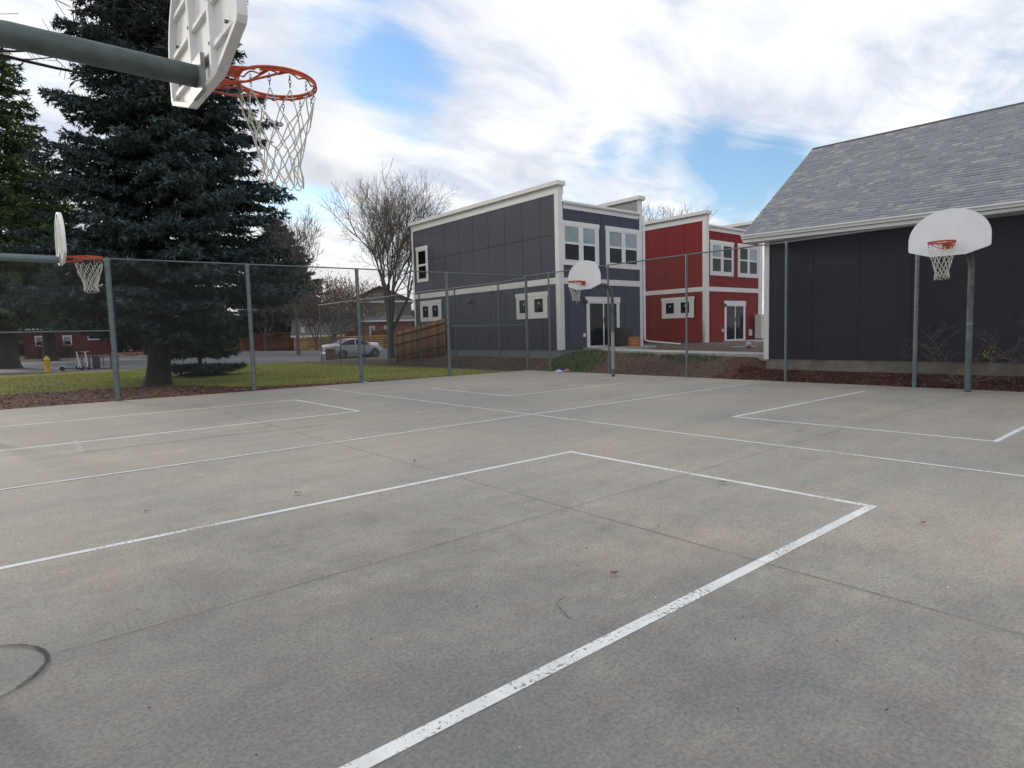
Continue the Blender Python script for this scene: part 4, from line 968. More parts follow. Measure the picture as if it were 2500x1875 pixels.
bare_tree('leaning tree with sparse rust brown leaves beyond the street',(25.2,58.5,0),8.6,23,.2,levels=5,spread=.55,lean=(.45,-.2,1),kids=(2,3),mat='bark_far',minr=.014,leaves=(1,.16,.4,(.36,.25,.16)))
fg='bare trees beyond the street'
far=[(27.5,66,7.5,31,'twiggy brown tree above the car roof beyond the street'),(32,72,9,32,'bare tree standing left of the brick house'),(29,64,6.5,33,'bushy leafless tree before the low grey roof'),(41,84,11,35,'tall bare tree behind the brick house'),(28,84,10,36,'bare tree far behind the slat fence'),(9,108,14,38,'bare tree far off between the two pines'),(22,105,13,39,'leafless tree far behind the dense spruce')]
for x,y,hh,sd,lb in far:
    bare_tree(lb,(x,y,0),hh,sd,.16,levels=5,spread=.6,kids=(3,3),mat='bark_far',minr=.020,first=.16,group=fg,leaves=(1,.14,.3,(.16,.10,.07)))
bare_tree('bare tree top showing above the charcoal house roof on the left',(57,41.8,0),12.6,41,.2,levels=5,spread=.42,kids=(2,3),mat='bark_far',minr=.014,first=.4,group='trees behind the red house')
bare_tree('bare tree top showing above the red house roof, right of its neighbour',(58.5,40.2,0),13.6,42,.2,levels=5,spread=.42,kids=(2,3),mat='bark_far',minr=.014,first=.4,group='trees behind the red house')
bare_tree('large dark bare tree whose twigs reach in at the top left corner',(-5.2,25.5,0),18.5,44,.34,levels=6,spread=.55,kids=(2,3),mat='purplebark',minr=.010,first=.30,up=.05,lean=(.08,0,1))

# leafless shrub against the barn wall
sh=thing('shrub','leafless shrub with arching twigs against the dark building foundation','shrub',(17.45,4.35,.1))
mb=MB(); rd=random.Random(5)
def arch(p,d,L,r,lv):
    q=Vector(p); pts=[q.copy()]; dd=Vector(d)
    for i in range(6):
        dd=(dd+Vector((rd.gauss(0,.05)-.0,rd.gauss(0,.12),rd.gauss(0,.08)+.08))).normalized(); q=q+dd*(L/6); q.x=max(-.3,min(.34,q.x)); pts.append(q.copy())
        if lv<3 and rd.random()<.6: arch(q,(rd.gauss(0,.3),dd.y+rd.gauss(0,.8),abs(rd.gauss(.3,.4))),L*.45,r*.6,lv+1)
    mb.tube(pts,[r*(1-.12*i) for i in range(7)],4)
for k in range(11): arch((rd.uniform(-.1,.15),rd.uniform(-.2,.2),0),(rd.uniform(-.15,.15),rd.uniform(-1.3,1.3),rd.uniform(.15,1.2)),rd.uniform(.8,1.5),.009,0)
build(mb,'stems',M['shrubtwig'],sh,fix=False)
g_=np.random.default_rng(8); P=g_.normal(0,1,(26,3))*np.array([.03,.05,.09])+np.array([.1,-.45,.72]); d=unit(g_.normal(0,1,P.shape)); s=unit(np.cross(d,g_.normal(0,1,P.shape)))
V=np.stack([P-s*.02,P+d*.03,P+s*.02,P-d*.03],1).reshape(-1,3); fastmesh('leaves',V,np.arange(len(V)).reshape(-1,4),M['leaf'],sh,colr=np.tile([.35,.30,.04],(26,1)))
bs=thing('shrub','round brown leafless shrub across the street behind the hydrant','shrub',(5.6,87,0))
g_=np.random.default_rng(9); n=2600; u=unit(g_.normal(0,1,(n,3))); u[:,2]=abs(u[:,2]); P=u*g_.uniform(.3,1,(n,1))*np.array([2.6,2.0,2.2]); d=unit(u+g_.normal(0,.4,u.shape)); s=unit(np.cross(d,g_.normal(0,1,P.shape)))
V=np.stack([P-s*.03,P+s*.03,P+d*.5],1).reshape(-1,3); fastmesh('twigs',V,np.arange(n*3).reshape(-1,3),M['leaf'],bs,colr=np.array([.10,.055,.045])*g_.uniform(.6,1.4,(n,1)))

# ---------------------------------------------------------------- far buildings and fences
def rot2(a): return np.array([[math.cos(a),-math.sin(a)],[math.sin(a),math.cos(a)]])
def slat_fence(label,a,b,hh,nb,col,mat,board=.14,group=None,z=.0,post=2.4):
    a,b=np.array(a,float),np.array(b,float); L=np.linalg.norm(b-a); ang=math.atan2(b[1]-a[1],b[0]-a[0])
    t=thing('board_fence',label,'fence',(a[0],a[1],z),ang,group)
    V=[];F=[];C=[];np_=int(L/post)+1
    def bx(x0,x1,y0,y1,z0,z1,c):
        i=len(V)
        for x in (x0,x1):
            for y in (y0,y1):
                for zz in (z0,z1): V.append((x,y,zz))
        F.extend([(i,i+1,i+3,i+2),(i+4,i+6,i+7,i+5),(i,i+4,i+5,i+1),(i+2,i+3,i+7,i+6),(i,i+2,i+6,i+4),(i+1,i+5,i+7,i+3)]); C.extend([c]*6)
    for k in range(np_):
        x0=k*post; x1=min(L,x0+post)
        for j in range(nb):
            zz=.08+(hh-.1)*j/nb+(.05*(k%3==0)); side=-.03 if (j+k)%2 else .0
            bx(x0,x1-.02,side-.025,side,zz,zz+board,np.array(col)*random.uniform(.75,1.2))
    fastmesh('boards',V,F,mat,t,colr=np.array(C))
    for k in range(np_+1):
        pm=MB(); pm.box(min(k*post,L)-.05,min(k*post,L)+.05,-.08,-.056,-.1,hh+.08)
        build(pm,'post',M['utility'] if col[0]<.25 else M['woodpost'],t,smooth=0)
    return t
M['woodpost']=varied('pale_timber_post',(.42,.27,.11),.15,6,.8)
slat_fence('yellow pine slat fence beyond the parked silver car',(38.5,66.5),(29.0,76.5),1.75,6,(.50,.31,.12),M['yellowfence'],board=.185)
slat_fence('yellow slat fence seen under the dense spruce beyond the street',(36.5,97.5),(22,101),1.7,5,(.50,.31,.12),M['yellowfence'],board=.21)
slat_fence('rust brown board fence behind the yellow pine one',(41.5,72),(26,88),2.35,11,(.20,.09,.05),M['yellowfence'],board=.205)
def gable_house(label,loc,ang,w,d,hh,rh,mat,roofmat='farroof',wins=(),name='house',axis=0):
    t=thing(name,label,'house',loc,ang)
    mb=MB(); mb.box(0,w,0,d,-.3,hh)
    if axis==0: mb.prism([(0,hh),(d,hh),(d/2,hh+rh)],0,.02,w-.02)
    else: mb.prism([(0,hh),(w,hh),(w/2,hh+rh)],1,.02,d-.02)
    build(mb,'wall',M[mat],t,smooth=0)
    mb=MB(); o_=.4
    if axis==0: mb.prism([(-o_,hh-.25),(d/2,hh+rh+.02),(d+o_,hh-.25),(d+o_,hh-.07),(d/2,hh+rh+.22),(-o_,hh-.07)],0,-o_,w+o_)
    else: mb.prism([(-o_,hh-.25),(w/2,hh+rh+.02),(w+o_,hh-.25),(w+o_,hh-.07),(w/2,hh+rh+.22),(-o_,hh-.07)],1,-o_,d+o_)
    build(mb,'roof',M[roofmat],t,smooth=0)
    mb=MB(); mb.box(-o_,w+o_,-o_-.04,-o_-.005,hh-.32,hh-.1); build(mb,'gutter',M['vinyl'],t,smooth=0)
    for (a0,a1,z0,z1) in wins:
        window(t,'y',0,a0,a1,z0,z1,[(a0+.12,a1-.12,z0+.12,(z0+z1)/2,'glass'),(a0+.12,a1-.12,(z0+z1)/2,z1-.15,'pale_glass')],head=.15,side=.12,sill=.12)
    return t
def face(az):  # rotation so that local -y faces the court camera side for a house at azimuth az (deg)
    return R(az-90)
# brick house: spans az 63.3..60 at about 85 m
gable_house('red brick house with white framed windows beyond the slat fence',(37.6,75.5,0),face(61.8),6.6,7,3.75,.35,'brick',wins=((1.1,1.8,1.1,2.9),(3.0,4.2,1.1,2.9)))
gable_house('taller beige house with a brown gable roof behind the brick house',(40.0,84.0,0),face(62.0),9.0,9,6.7,1.9,'beige','brownroof',wins=((1.2,2.3,3.4,4.9),(5.2,6.3,3.4,4.9)),axis=1)
gable_house('low house with a long grey roof behind the dense spruce',(30.6,80.5,0),face(65.8),7.4,8,2.0,1.9,'beige')
gable_house('dark red house with white window frames seen under the pines',(3.6,104,0),face(86),9.5,8,3.9,1.6,'darkred',wins=((1.2,2.2,1.4,2.8),(4.2,5.2,1.4,2.8),(7.0,8.8,2.1,3.4)))
gable_house('brick house partly hidden behind the left pine trunk',(-8,96,0),face(93),9,8,3.2,2.0,'brick',wins=((1.5,2.8,1.0,2.4),(5.5,6.8,1.0,2.4)))
# distant treeline (reads as one mass)
g_=np.random.default_rng(77); n=42000
azs=g_.uniform(R(48),R(112),n); dist=g_.uniform(125,150,n); hz=np.array([4.2+2.6*mnoise.noise(Vector((a*14,0,3)))+1.4*mnoise.noise(Vector((a*47,0,5))) for a in azs])
P=np.stack([dist*np.cos(azs),dist*np.sin(azs),g_.random(n)**.8*hz*1.4],1); d=unit(g_.normal(0,.6,P.shape)+np.array([0,0,.8])); s=unit(np.cross(d,g_.normal(0,1,P.shape)))
V=np.stack([P-s*.35,P+s*.35,P+d*1.5],1).reshape(-1,3)
o=fastmesh('far_treeline',V,np.arange(n*3).reshape(-1,3),M['leaf'],colr=np.array([.095,.070,.058])*g_.uniform(.6,1.3,(n,1))); tag(o,'brown leafless far treeline along the horizon',None,kind='stuff')

# ---------------------------------------------------------------- vehicles and street furniture
def car(label,loc,rz,paint):
    t=thing('parked_car',label,'car',loc,rz)
    # x forward; station: x, sill z, half width sill, belt z, half width belt, roof z, half width roof
    S=[(0,.42,.62,.80,.70,.84,.60),(.05,.30,.74,.90,.78,1.00,.68),(.35,.24,.84,.93,.86,1.06,.74),(.72,.22,.86,.94,.88,1.09,.74),(1.05,.20,.87,.95,.885,1.25,.66),(1.40,.20,.87,.95,.885,1.38,.62),(1.85,.20,.87,.945,.885,1.44,.60),(2.35,.20,.87,.935,.88,1.425,.60),(2.70,.20,.87,.93,.875,1.33,.62),(3.05,.20,.87,.92,.87,1.13,.68),(3.32,.21,.865,.90,.865,.99,.72),(3.80,.23,.85,.84,.84,.92,.68),(4.20,.27,.80,.74,.78,.80,.60),(4.40,.36,.66,.60,.66,.64,.50)]
    def ring(s,off=0):
        x,zs,ws,zb,wb,zr,wr=s
        half=[(0,zs),(ws*.9,zs),(ws,zs+.10),(wb+.015,(zs+zb)/2+.05),(wb,zb),(wb-.035,zb+.02),(wr+.03,zr-.05) ,(wr-.06,zr),(0,zr+.025)]
        L=[(x,-y,z) for y,z in half]; Rr=[(x,y,z) for y,z in half[1:-1]][::-1]; return L+Rr
    mb=MB(); n=len(ring(S[0])); v=[p for s in S for p in ring(s)]; f=[]
    for i in range(len(S)-1):
        for k in range(n): f.append((i*n+k,i*n+(k+1)%n,(i+1)*n+(k+1)%n,(i+1)*n+k))
    f+=[tuple(range(n)),tuple((len(S)-1)*n+k for k in range(n))[::-1]]
    mb.add(v,f); body=build(mb,'body',M[paint],t,smooth=40)
    for side in (-1,1):
        for (a,bq) in ((4,6),(6,8)):
            pass
        gm=MB(); pts_t=[];pts_b=[]
        for i in range(3,10):
            x,zs,ws,zb,wb,zr,wr=S[i]; f0=.16
            lo=(x,side*(wb-.03),zb+.035); hi=(x,side*(wr+.03),zr-.06); 
            if hi[2]<lo[2]+.02: hi=(x,side*(wb-.03),lo[2]+.02)
            pts_b.append((lo[0],lo[1]+side*.012,lo[2])); pts_t.append((hi[0],hi[1]+side*.014,hi[2]))
        m=len(pts_b); gm.add(pts_b+pts_t,[(i,i+1,m+i+1,m+i) for i in range(m-1)]); build(gm,'side_window',M['carglass'],t,smooth=0,fix=False)
        pm=MB(); pm.box(1.92,1.99,side*.70-.05,side*.70+.05,.97,1.40); 
        for q in range(len(pm.v)):
            x,y,z=pm.v[q]; tt=(z-.97)/.43; pm.v[q]=(x,side*(.872*(1-tt)+.645*tt)+(.012 if y>side*.7 else -.012)*1,z)
        build(pm,'pillar',M[paint],t,smooth=0)
        hm=MB(); 
        hm.box(3.0,3.12,side*.95-.08,side*.95+.08,.96,1.07); build(hm,'wing_mirror',M[paint],t,smooth=0,bevel=.02)
        dm=MB()
        for xd in (1.15,2.08,3.02): dm.box(xd,xd+.012,side*.893-.003,side*.893+.003,.32,.92)
        for xd in (1.75,2.75): dm.box(xd-.16,xd,side*.90-.008,side*.90+.008,.80,.825)
        build(dm,'door_seam',M['darkplastic'],t,smooth=0)
        for xw in (.85,3.55):
            am=MB(); am.lathe([(.36,-.012),(.36,.0)],(0,0,0),24,axis=1); o=build(am,'wheel_arch',M['darkplastic'],t); o.location=(xw,side*.882,.34)
            wm=MB(); wm.lathe([(.25,-.1),(.31,-.09),(.32,0),(.31,.09),(.25,.1)],(0,0,0),24,axis=1); wh=build(wm,'wheel',M['tyre'],t); wh.location=(xw,side*.82,.32)
            rm=MB(); rm.lathe([(.06,side*.10),(.07,side*.112)],(0,0,0),10,axis=1)
            for q in range(6):
                a=2*math.pi*q/6; c,s_=math.cos(a),math.sin(a); rm.tube([(.05*c,side*.105,.05*s_),(.20*c,side*.102,.20*s_)],.022,4)
            rm.tube([(.205*math.cos(a),side*.1,.205*math.sin(a)) for a in np.linspace(0,2*math.pi,21)[:-1]],.018,5,closed=True); build(rm,'rim',M['alloy'],wh,fix=False)
        lm=MB(); lm.box(-.015,.10,side*.66-.12,side*.66+.12,.70,.88); build(lm,'tail_light',M['redlens'],t,smooth=0,bevel=.015)
        lm=MB(); lm.box(4.18,4.33,side*.60-.13,side*.60+.13,.58,.70); build(lm,'headlight',M['pale_glass'],t,smooth=0,bevel=.02)
    for (i0,i1) in ((3,5),(7,10)):
        gm=MB(); A=[];B=[]
        for i in range(i0,i1+1):
            x,zs,ws,zb,wb,zr,wr=S[i]; A.append((x,-(wr-.04),zr+.016)); B.append((x,wr-.04,zr+.016))
        m=len(A); mid=[(a[0],0,a[2]+.022) for a in A]; gm.add(A+mid+B,[(i,i+1,m+i+1,m+i) for i in range(m-1)]+[(m+i,m+i+1,2*m+i+1,2*m+i) for i in range(m-1)]); build(gm,'rear_window' if i0==3 else 'windscreen',M['carglass'],t,smooth=60,fix=False)
    pm=MB(); pm.box(-.03,-.005,-.26,.26,.56,.68); build(pm,'number_plate',M['sign'],t,smooth=0)
    pm=MB(); pm.box(-.06,.25,-.82,.82,.30,.46); build(pm,'bumper',M[paint],t,smooth=0,bevel=.04)
    return t
car('silver saloon car parked in the street, rear towards the court',(18.95,43.75,.004),R(4),'carpaint')
car('white car parked behind the wooden stockade fence',(24.0,45.2,.004),R(150),'whitecar')
# utility box by the kerb
ub=thing('utility_box','brown metal utility box by the kerb in front of the silver car','box',(18.45,41.9,0),R(-32))
mb=MB(); mb.prism([(-.28,0),(.28,0),(.28,.82),(-.28,.72)],0,-.30,.30); build(mb,'cabinet',M['utility'],ub,smooth=0,bevel=.012)
mb=MB(); mb.prism([(-.31,.722),(.31,.832),(.31,.872),(-.31,.762)],0,-.33,.33); build(mb,'lid',M['utility'],ub,smooth=0)
hy=thing('fire_hydrant','yellow fire hydrant on the far edge of the lawn','fire hydrant',(2.62,46.4,0))
mb=MB(); mb.lathe([(.19,-.05),(.19,.05),(.14,.06),(.13,.30),(.16,.32),(.16,.36),(.13,.38),(.13,.66),(.17,.68),(.17,.72),(.15,.74),(.13,.82),(.07,.88),(.04,.89),(.04,.95)],(0,0,0),20); build(mb,'barrel',M['yellow'],hy)
for a in (0,math.pi,-math.pi/2):
    mb=MB(); mb.tube([(math.cos(a)*.11,math.sin(a)*.11,.52),(math.cos(a)*.22,math.sin(a)*.22,.52)],.055 if a!=-math.pi/2 else .075,10); build(mb,'nozzle',M['yellow'],hy)
def scooter(label,loc,rz):
    t=thing('electric_scooter',label,'scooter',loc,rz,'electric scooters parked at the kerb')
    mb=MB(); mb.box(-.42,.28,-.09,.09,.12,.19); build(mb,'deck',M['darkplastic'],t,smooth=0,bevel=.02)
    mb=MB(); mb.tube([(.30,0,.17),(.42,0,.30),(.36,0,.62),(.30,0,1.10)],.034,8); build(mb,'stem',M['whiteplastic'],t)
    mb=MB(); mb.tube([(.30,-.25,1.12),(.30,0,1.10),(.30,.25,1.12)],.02,8); build(mb,'handlebar',M['teal'],t)
    for x in (-.48,.50):
        mb=MB(); mb.lathe([(.09,-.03),(.13,-.025),(.14,0),(.13,.025),(.09,.03)],(0,0,0),18,axis=1); o=build(mb,'wheel',M['tyre'],t); o.location=(x,0,.14)
    mb=MB(); mb.tube([(-.48+.17*math.cos(a),0,.14+.17*math.sin(a)) for a in np.linspace(.3,2.9,9)],.055,6); build(mb,'fender',M['teal'],t)
    mb=MB(); mb.tube([(.42,0,.30),(.50,.0,.14)],.045,6); build(mb,'fork',M['whiteplastic'],t); return t
s1=scooter('pale electric scooter with a teal rear fender, parked at the kerb',(3.75,45.6,0),R(-18))
dup(s1,(4.35,46.2,0),R(-60),'second pale electric scooter, right of the teal fendered one')
rk=thing('bike_rack','dark tubular bike rack with a blue panel at the kerb','bike rack',(5.25,46.0,0),R(-45))
for y in (-.30,.30):
    mb=MB(); mb.tube([(-.95,y,0),(-.95,y,.72),(-.85,y,.82),(.85,y,.82),(.95,y,.72),(.95,y,0)],.028,6); build(mb,'hoop_rail',M['rackmetal'],rk)
mb=MB()
for x in (-.5,0.45): mb.tube([(x,-.3,.0),(x,-.3,.80)],.022,6); mb.tube([(x,.3,.0),(x,.3,.80)],.022,6)
mb.tube([(-.95,-.3,.05),(.95,-.3,.05)],.024,6); mb.tube([(-.95,.3,.05),(.95,.3,.05)],.024,6); build(mb,'bar',M['rackmetal'],rk)
mb=MB(); mb.box(-.24,.24,-.34,-.31,.08,.86); build(mb,'panel',M['bluebin'],rk,smooth=0)
sp=thing('street_sign','small pale sign on a thin post in front of the dense spruce','sign',(31.2,79.0,0),R(-22))
mb=MB(); mb.tube([(0,0,0),(0,0,3.0)],.05,8); build(mb,'post',M['galv'],sp)
mb=MB(); mb.box(-.24,.24,-.09,-.055,2.25,3.0); build(mb,'plate',M['sign'],sp,smooth=0)

# ---------------------------------------------------------------- scatter
def scatter(name,label,n,sampler,size,cols,seed,mat='leaf',flat=True,kind='stuff',zoff=.01):
    g=np.random.default_rng(seed); P=sampler(g,n); n=len(P)
    if flat:
        d=unit(np.concatenate([g.normal(0,1,(n,2)),g.normal(0,.25,(n,1))],1)); up=unit(np.concatenate([g.normal(0,.3,(n,2)),np.ones((n,1))],1)); s=unit(np.cross(d,up))
        L=g.uniform(.6,1.4,(n,1))*size[0]; Wd=g.uniform(.6,1.3,(n,1))*size[1]; P=P+np.array([0,0,zoff])
        V=np.stack([P-s*Wd/2,P+d*L/2,P+s*Wd/2,P-d*L/2],1).reshape(-1,3); F=np.arange(n*4).reshape(-1,4)
    else:
        d=unit(np.concatenate([g.normal(0,.35,(n,2)),np.ones((n,1))],1)); s=unit(np.cross(d,g.normal(0,1,(n,3)))); L=g.uniform(.5,1.4,(n,1))*size[0]
        V=np.stack([P-s*size[1]/2,P+s*size[1]/2,P+d*L],1).reshape(-1,3); F=np.arange(n*3).reshape(-1,3)
    ci=g.integers(0,len(cols),n); c=np.array(cols)[ci]*g.uniform(.7,1.3,(n,1))
    if name=='grass':
        q=np.array([mnoise.noise(Vector((p[0]*.45,p[1]*.45,2.))) for p in P])[:,None]; c=c*(1+.35*q)*np.where(q>0,np.array([[.8,1.,.8]]),np.array([[1.15,.98,1.]]))
    o=fastmesh(name,V,F,M[mat],colr=c); tag(o,label,None,kind=kind); return o
def samp(x0,x1,y0,y1,cond):
    def f(g,n):
        x=g.uniform(x0,x1,n); y=g.uniform(y0,y1,n); k=cond(x,y,g); x,y=x[k],y[k]; return np.stack([x,y,H(x,y)],1)
    return f
litline=lambda x:np.interp(x,[-8,0,2.2,4.4,5.6,6.6,8.3,12,16],[27,26.8,26.2,26.4,25.0,22.2,21.1,20.3,19.75])
scatter('fallen_leaves','brown fallen leaves and needles between fence and lawn',15000,samp(-5,17,19.4,27,lambda x,y,g:(y>yedge(x)+.02)&(y<litline(x)+g.normal(0,.5,len(x)))),(.10,.04),[(.24,.12,.07),(.11,.05,.03),(.32,.20,.13),(.07,.03,.02)],1)
scatter('grass','short olive lawn grass behind the court',90000,samp(-6,17,19.6,41,lambda x,y,g:(y>yedge(x)+.1)&(y>litline(x)-g.random(len(x))*.8)&(x<np.interp(y,[19,21,30,40],[16.4,16.2,15.6,15.0]))),(.055,.016),[(.33,.33,.085),(.27,.30,.07),(.42,.37,.14),(.20,.24,.06)],2,flat=False)
scatter('lawn_leaves','scattered dry leaves lying on the lawn',1300,samp(-6,16.5,20,40,lambda x,y,g:y>litline(x)),(.09,.06),[(.30,.20,.11),(.22,.12,.06),(.35,.30,.22)],3)
scatter('soil_debris','wood chips and clods on the bare bank',16000,samp(16.4,20,9.8,32,lambda x,y,g:(x>17.16)|(y>19.6)),(.06,.03),[(.20,.155,.13),(.12,.085,.07),(.30,.25,.21),(.06,.045,.04)],4)
scatter('bark_mulch','reddish bark mulch along the dark building foundation',12000,samp(17.15,17.9,1,10.2,lambda x,y,g:x>0),(.075,.032),[(.22,.085,.055),(.14,.05,.035),(.33,.18,.13),(.06,.025,.02)],5)
scatter('pale_stones','pale pebbles scattered on the bare bank',230,samp(17.18,18.4,9.8,30,lambda x,y,g:x>0),(.05,.04),[(.45,.43,.41)],6,zoff=.015)
scatter('weeds','rough green grass on the bank below the charcoal house',12000,samp(17.2,19.7,9.8,18.75,lambda x,y,g:((np.hypot((x-18.15)/1.15,(y-17.35)/1.5)+g.normal(0,.16,len(x))<1)|(np.hypot((x-18.15)/.28,(y-12.3)/1.2)<1)|(np.hypot((x-18.25)/.2,(y-14.4)/.6)<1))&~((x>19.75)&(y>17.2))&~((x>18.6)&(y<17.2)&(y>16))),(.10,.02),[(.08,.13,.045),(.11,.165,.06),(.19,.20,.10),(.06,.09,.035)],7,flat=False)
scatter('leaf_litter','tan fallen leaves covering the ground across the street',5000,samp(-10,24,80,100,lambda x,y,g:x>-99),(.5,.35),[(.34,.22,.13),(.26,.15,.09),(.40,.27,.20)],8)
scatter('court_grit','tiny specks of grit and leaf crumbs on the court',1500,samp(-1,17,-1,19.5,lambda x,y,g:y<yedge(x)),(.016,.010),[(.05,.04,.03),(.08,.06,.05),(.5,.5,.48),(.12,.08,.05)],21)
o=bpy.data.objects['court_grit']; o.location.z=.195
scatter('drifted_leaves','leaf crumbs drifted on the slab along the lawn edge',900,samp(-4,17,17.5,20.3,lambda x,y,g:(y<yedge(x)+.05)&(y>yedge(x)-abs(g.normal(0,.22,len(x))))),(.05,.03),[(.20,.11,.07),(.10,.05,.03),(.30,.2,.13)],22)
o=bpy.data.objects['drifted_leaves']; o.location.z=.19
scatter('drifted_soil','soil and bark crumbs spilled on the slab along the bank',1400,samp(16,17.14,-1,19.3,lambda x,y,g:x>17.14-abs(g.normal(0,.14,len(x)))),(.04,.025),[(.14,.09,.07),(.08,.05,.04),(.22,.16,.12)],23)
o=bpy.data.objects['drifted_soil']; o.location.z=.19
# individual dry leaves and twigs on the court
lfm=None; g_=random.Random(12)
spots=[(1.02,6.6),(3.3,9.7),(3.98,6.7),(4.55,9.2),(6.2,9.0),(6.9,9.3),(6.4,4.5),(5.6,3.4),(7.6,2.1),(9.2,4.3),(5.5,1.6),(12.3,3.4),(2.3,6.2),(6.8,11.0),(7.5,16.6),(14.3,6.1),(5.4,14.2),(8.3,5.2),(4.0,3.0),(10.7,9.4),(3.0,2.6),(15.9,9.6),(16.4,11.2),(16.2,12.6)]
for k,(x,y) in enumerate(spots):
    if lfm is None:
        mb=MB(); pts=[(.05,0,.002),(.028,.016,.010),(.0,.026,.004),(-.03,.016,.014),(-.05,0,.004),(-.03,-.018,.012),(0,-.022,.003),(.03,-.014,.012)]
        mb.add([(0,0,.012)]+pts,[(0,i+1,(i+1)%8+1) for i in range(8)]); me_o=build(mb,'fallen_leaf',M['darkleaf'] if 'darkleaf' in M else M['utility'],fix=False); lfm=me_o; o=me_o
    else:
        o=lfm.copy(); COL.objects.link(o)
    s=g_.uniform(.35,1.0); o.location=(x,y,.022); o.scale=(s,s,s); o.rotation_euler=(g_.uniform(-.2,.2),g_.uniform(-.2,.2),g_.uniform(0,6)); tag(o,'small curled dry leaf lying on the concrete court','leaf','dry leaves on the concrete court')

# ---------------------------------------------------------------- world, sun, camera
def dirv(az,el): return (math.cos(R(el))*math.cos(R(az)),math.cos(R(el))*math.sin(R(az)),math.sin(R(el)))
w=bpy.data.worlds.new('World'); SC.world=w; w.use_nodes=True; nt=w.node_tree
bg=nt.nodes['Background']; STR=.12
SUN_AZ,SUN_EL=104,15
sky=N(nt,'ShaderNodeTexSky'); sky.sky_type='NISHITA'; sky.sun_disc=False; sky.sun_elevation=R(SUN_EL); sky.sun_rotation=R(90-SUN_AZ); sky.air_density=1.2; sky.dust_density=.6; sky.ozone_density=2.0
tc=N(nt,'ShaderNodeTexCoord'); D=tc.outputs['Generated']
sep=N(nt,'ShaderNodeSeparateXYZ'); nt.links.new(D,sep.inputs[0])
def mth(op,a,b=None,c=None,clamp=False):
    n=N(nt,'ShaderNodeMath',operation=op,use_clamp=clamp)
    for i,s in enumerate((a,b,c)):
        if s is None: continue
        if isinstance(s,(int,float)): n.inputs[i].default_value=s
        else: nt.links.new(s,n.inputs[i])
    return n.outputs[0]
zc=mth('ADD',mth('MAXIMUM',sep.outputs[2],0.0),.16)
px=mth('DIVIDE',sep.outputs[0],zc); py=mth('DIVIDE',sep.outputs[1],zc)
cmb=N(nt,'ShaderNodeCombineXYZ'); nt.links.new(px,cmb.inputs[0]); nt.links.new(py,cmb.inputs[1])
mp=N(nt,'ShaderNodeMapping'); mp.inputs['Rotation'].default_value=(0,0,R(35)); mp.inputs['Scale'].default_value=(.95,1.75,1); mp.inputs['Location'].default_value=(3.1,.7,0); nt.links.new(cmb.outputs[0],mp.inputs['Vector'])
n1=noise_node(nt,1.25,12,.62,vec=mp.outputs['Vector']); n1.inputs['Distortion'].default_value=.9
n2=noise_node(nt,1.9,10,.6,vec=mp.outputs['Vector']); n2.inputs['Distortion'].default_value=.4
dens=mth('ADD',mth('MULTIPLY',mth('SUBTRACT',n1.outputs['Fac'],.5),3.0),.80)
def blob(az,el,rad,wt,cur):
    vd=N(nt,'ShaderNodeVectorMath',operation='DOT_PRODUCT'); nt.links.new(D,vd.inputs[0]); vd.inputs[1].default_value=dirv(az,el)
    mr=N(nt,'ShaderNodeMapRange',interpolation_type='SMOOTHSTEP'); nt.links.new(vd.outputs['Value'],mr.inputs['Value']); mr.inputs['From Min'].default_value=math.cos(R(rad)); mr.inputs['From Max'].default_value=math.cos(R(rad*.15)); mr.inputs['To Min'].default_value=0; mr.inputs['To Max'].default_value=wt
    return mth('ADD',cur,mr.outputs['Result'])
for (az,el,rad,wt) in ((59,20.5,5.5,-.62),(62.5,24.5,6,-.38),(43,15.5,4,-.42),(39,15.7,4,-.45),(34,16.6,4.2,-.50),(29,14.4,5.5,-.62),(30,11.5,6,-.5),(24,13.5,5,-.35),(36,12.0,4,-.25),(66.5,11.0,3.2,-.5),(70.5,10.5,3.5,-.5),
    (41,25,12,.55),(28,21,9,.55),(17,21,8,.5),(63,15.5,5,.35),(50,16,6,.3),(69,24,5,.1),(12,16.5,4.5,-.3),(52,12,6,.25),(66,5,9,.4),(95,20,25,.2)):
    dens=blob(az,el,rad,wt,dens)
cov=N(nt,'ShaderNodeMapRange',interpolation_type='SMOOTHSTEP'); nt.links.new(dens,cov.inputs['Value']); cov.inputs['From Min'].default_value=-.2; cov.inputs['From Max'].default_value=.95
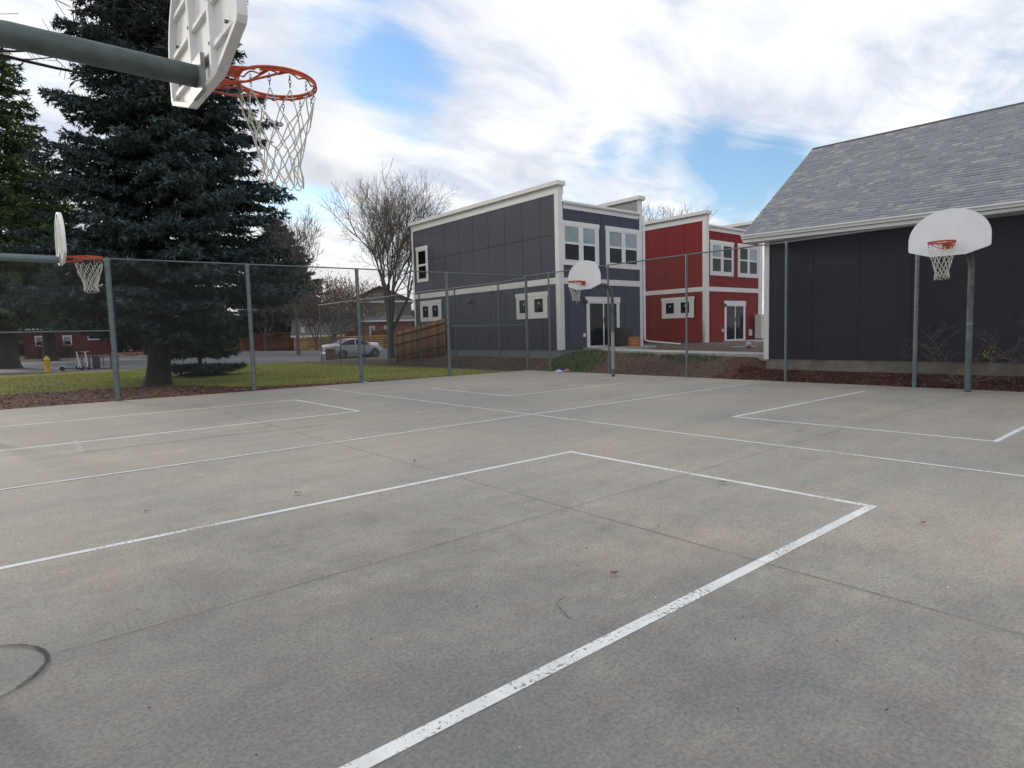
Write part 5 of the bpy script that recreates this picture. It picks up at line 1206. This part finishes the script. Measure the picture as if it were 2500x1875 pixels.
# cloud colour: bluish grey thin / bright white thick, with shaded undersides
cr_=ramp(nt,n2.outputs['Fac'],[(.38,(.66,.72,.84)),(.5,(.85,.89,.96)),(.60,(1.02,1.02,1.03))])
thick=N(nt,'ShaderNodeMapRange',interpolation_type='SMOOTHSTEP'); nt.links.new(dens,thick.inputs['Value']); thick.inputs['From Min'].default_value=.9; thick.inputs['From Max'].default_value=2.0
c=mixc(nt,thick.outputs['Result'],cr_.outputs['Color'],(1.02,1.02,1.03))
gr=0.0
gm_=mth('MULTIPLY',1.0,0.0)
for (az,el,rad,wt) in ((67.5,13.6,2.6,.75),(65,13.2,2.4,.6),(62.5,12.9,2.0,.5),(50,14.2,2.2,.4),(47.5,13.8,2.4,.45),(56,24,8,.35),(70,20,8,.35)): gm_=blob(az,el,rad,wt,gm_)
gm_=mth('MINIMUM',gm_,1.0)
c=mixc(nt,gm_,c,(.56,.61,.71))
warm=mth('MULTIPLY',blob(70,3,16,.5,mth('MULTIPLY',1.0,0.0)),1.0)
c=mixc(nt,warm,c,(1.05,.99,.92))
cs=N(nt,'ShaderNodeVectorMath',operation='SCALE'); nt.links.new(c,cs.inputs[0]); cs.inputs['Scale'].default_value=.83/STR
skb=N(nt,'ShaderNodeVectorMath',operation='MULTIPLY'); nt.links.new(sky.outputs['Color'],skb.inputs[0]); skb.inputs[1].default_value=(1.12,1.26,1.48)
fin=mixc(nt,cov.outputs['Result'],skb.outputs['Vector'],cs.outputs['Vector'])
nt.links.new(fin,bg.inputs['Color']); bg.inputs['Strength'].default_value=STR

sd=bpy.data.lights.new('sun','SUN'); sd.energy=1.7; sd.angle=R(9); sd.color=(1,.90,.78)
so=bpy.data.objects.new('sun',sd); COL.objects.link(so); so.rotation_euler=Vector(dirv(SUN_AZ,SUN_EL)).to_track_quat('Z','Y').to_euler()

cam=bpy.data.cameras.new('camera'); co=bpy.data.objects.new('camera',cam); COL.objects.link(co)
cam.sensor_width=36; cam.lens=1518.6/2500*36; cam.clip_start=.05; cam.clip_end=3000
p,r_,a=R(-4.764),R(-1.558),R(48.5+1.561)
fw=Vector((math.cos(a),math.sin(a),0)); rt=Vector((math.sin(a),-math.cos(a),0)); up=Vector((0,0,1))
f2=fw*math.cos(p)+up*math.sin(p); u2=up*math.cos(p)-fw*math.sin(p); r3=rt*math.cos(r_)+u2*math.sin(r_); u3=u2*math.cos(r_)-rt*math.sin(r_)
co.matrix_world=Matrix(((r3.x,u3.x,-f2.x,0),(r3.y,u3.y,-f2.y,0),(r3.z,u3.z,-f2.z,1.596),(0,0,0,1)))
SC.camera=co
SC.view_settings.view_transform='Standard'; SC.view_settings.look='None'; SC.view_settings.exposure=.34; SC.view_settings.gamma=1
SC.render.engine='CYCLES'; SC.cycles.max_bounces=6; SC.cycles.transparent_max_bounces=12
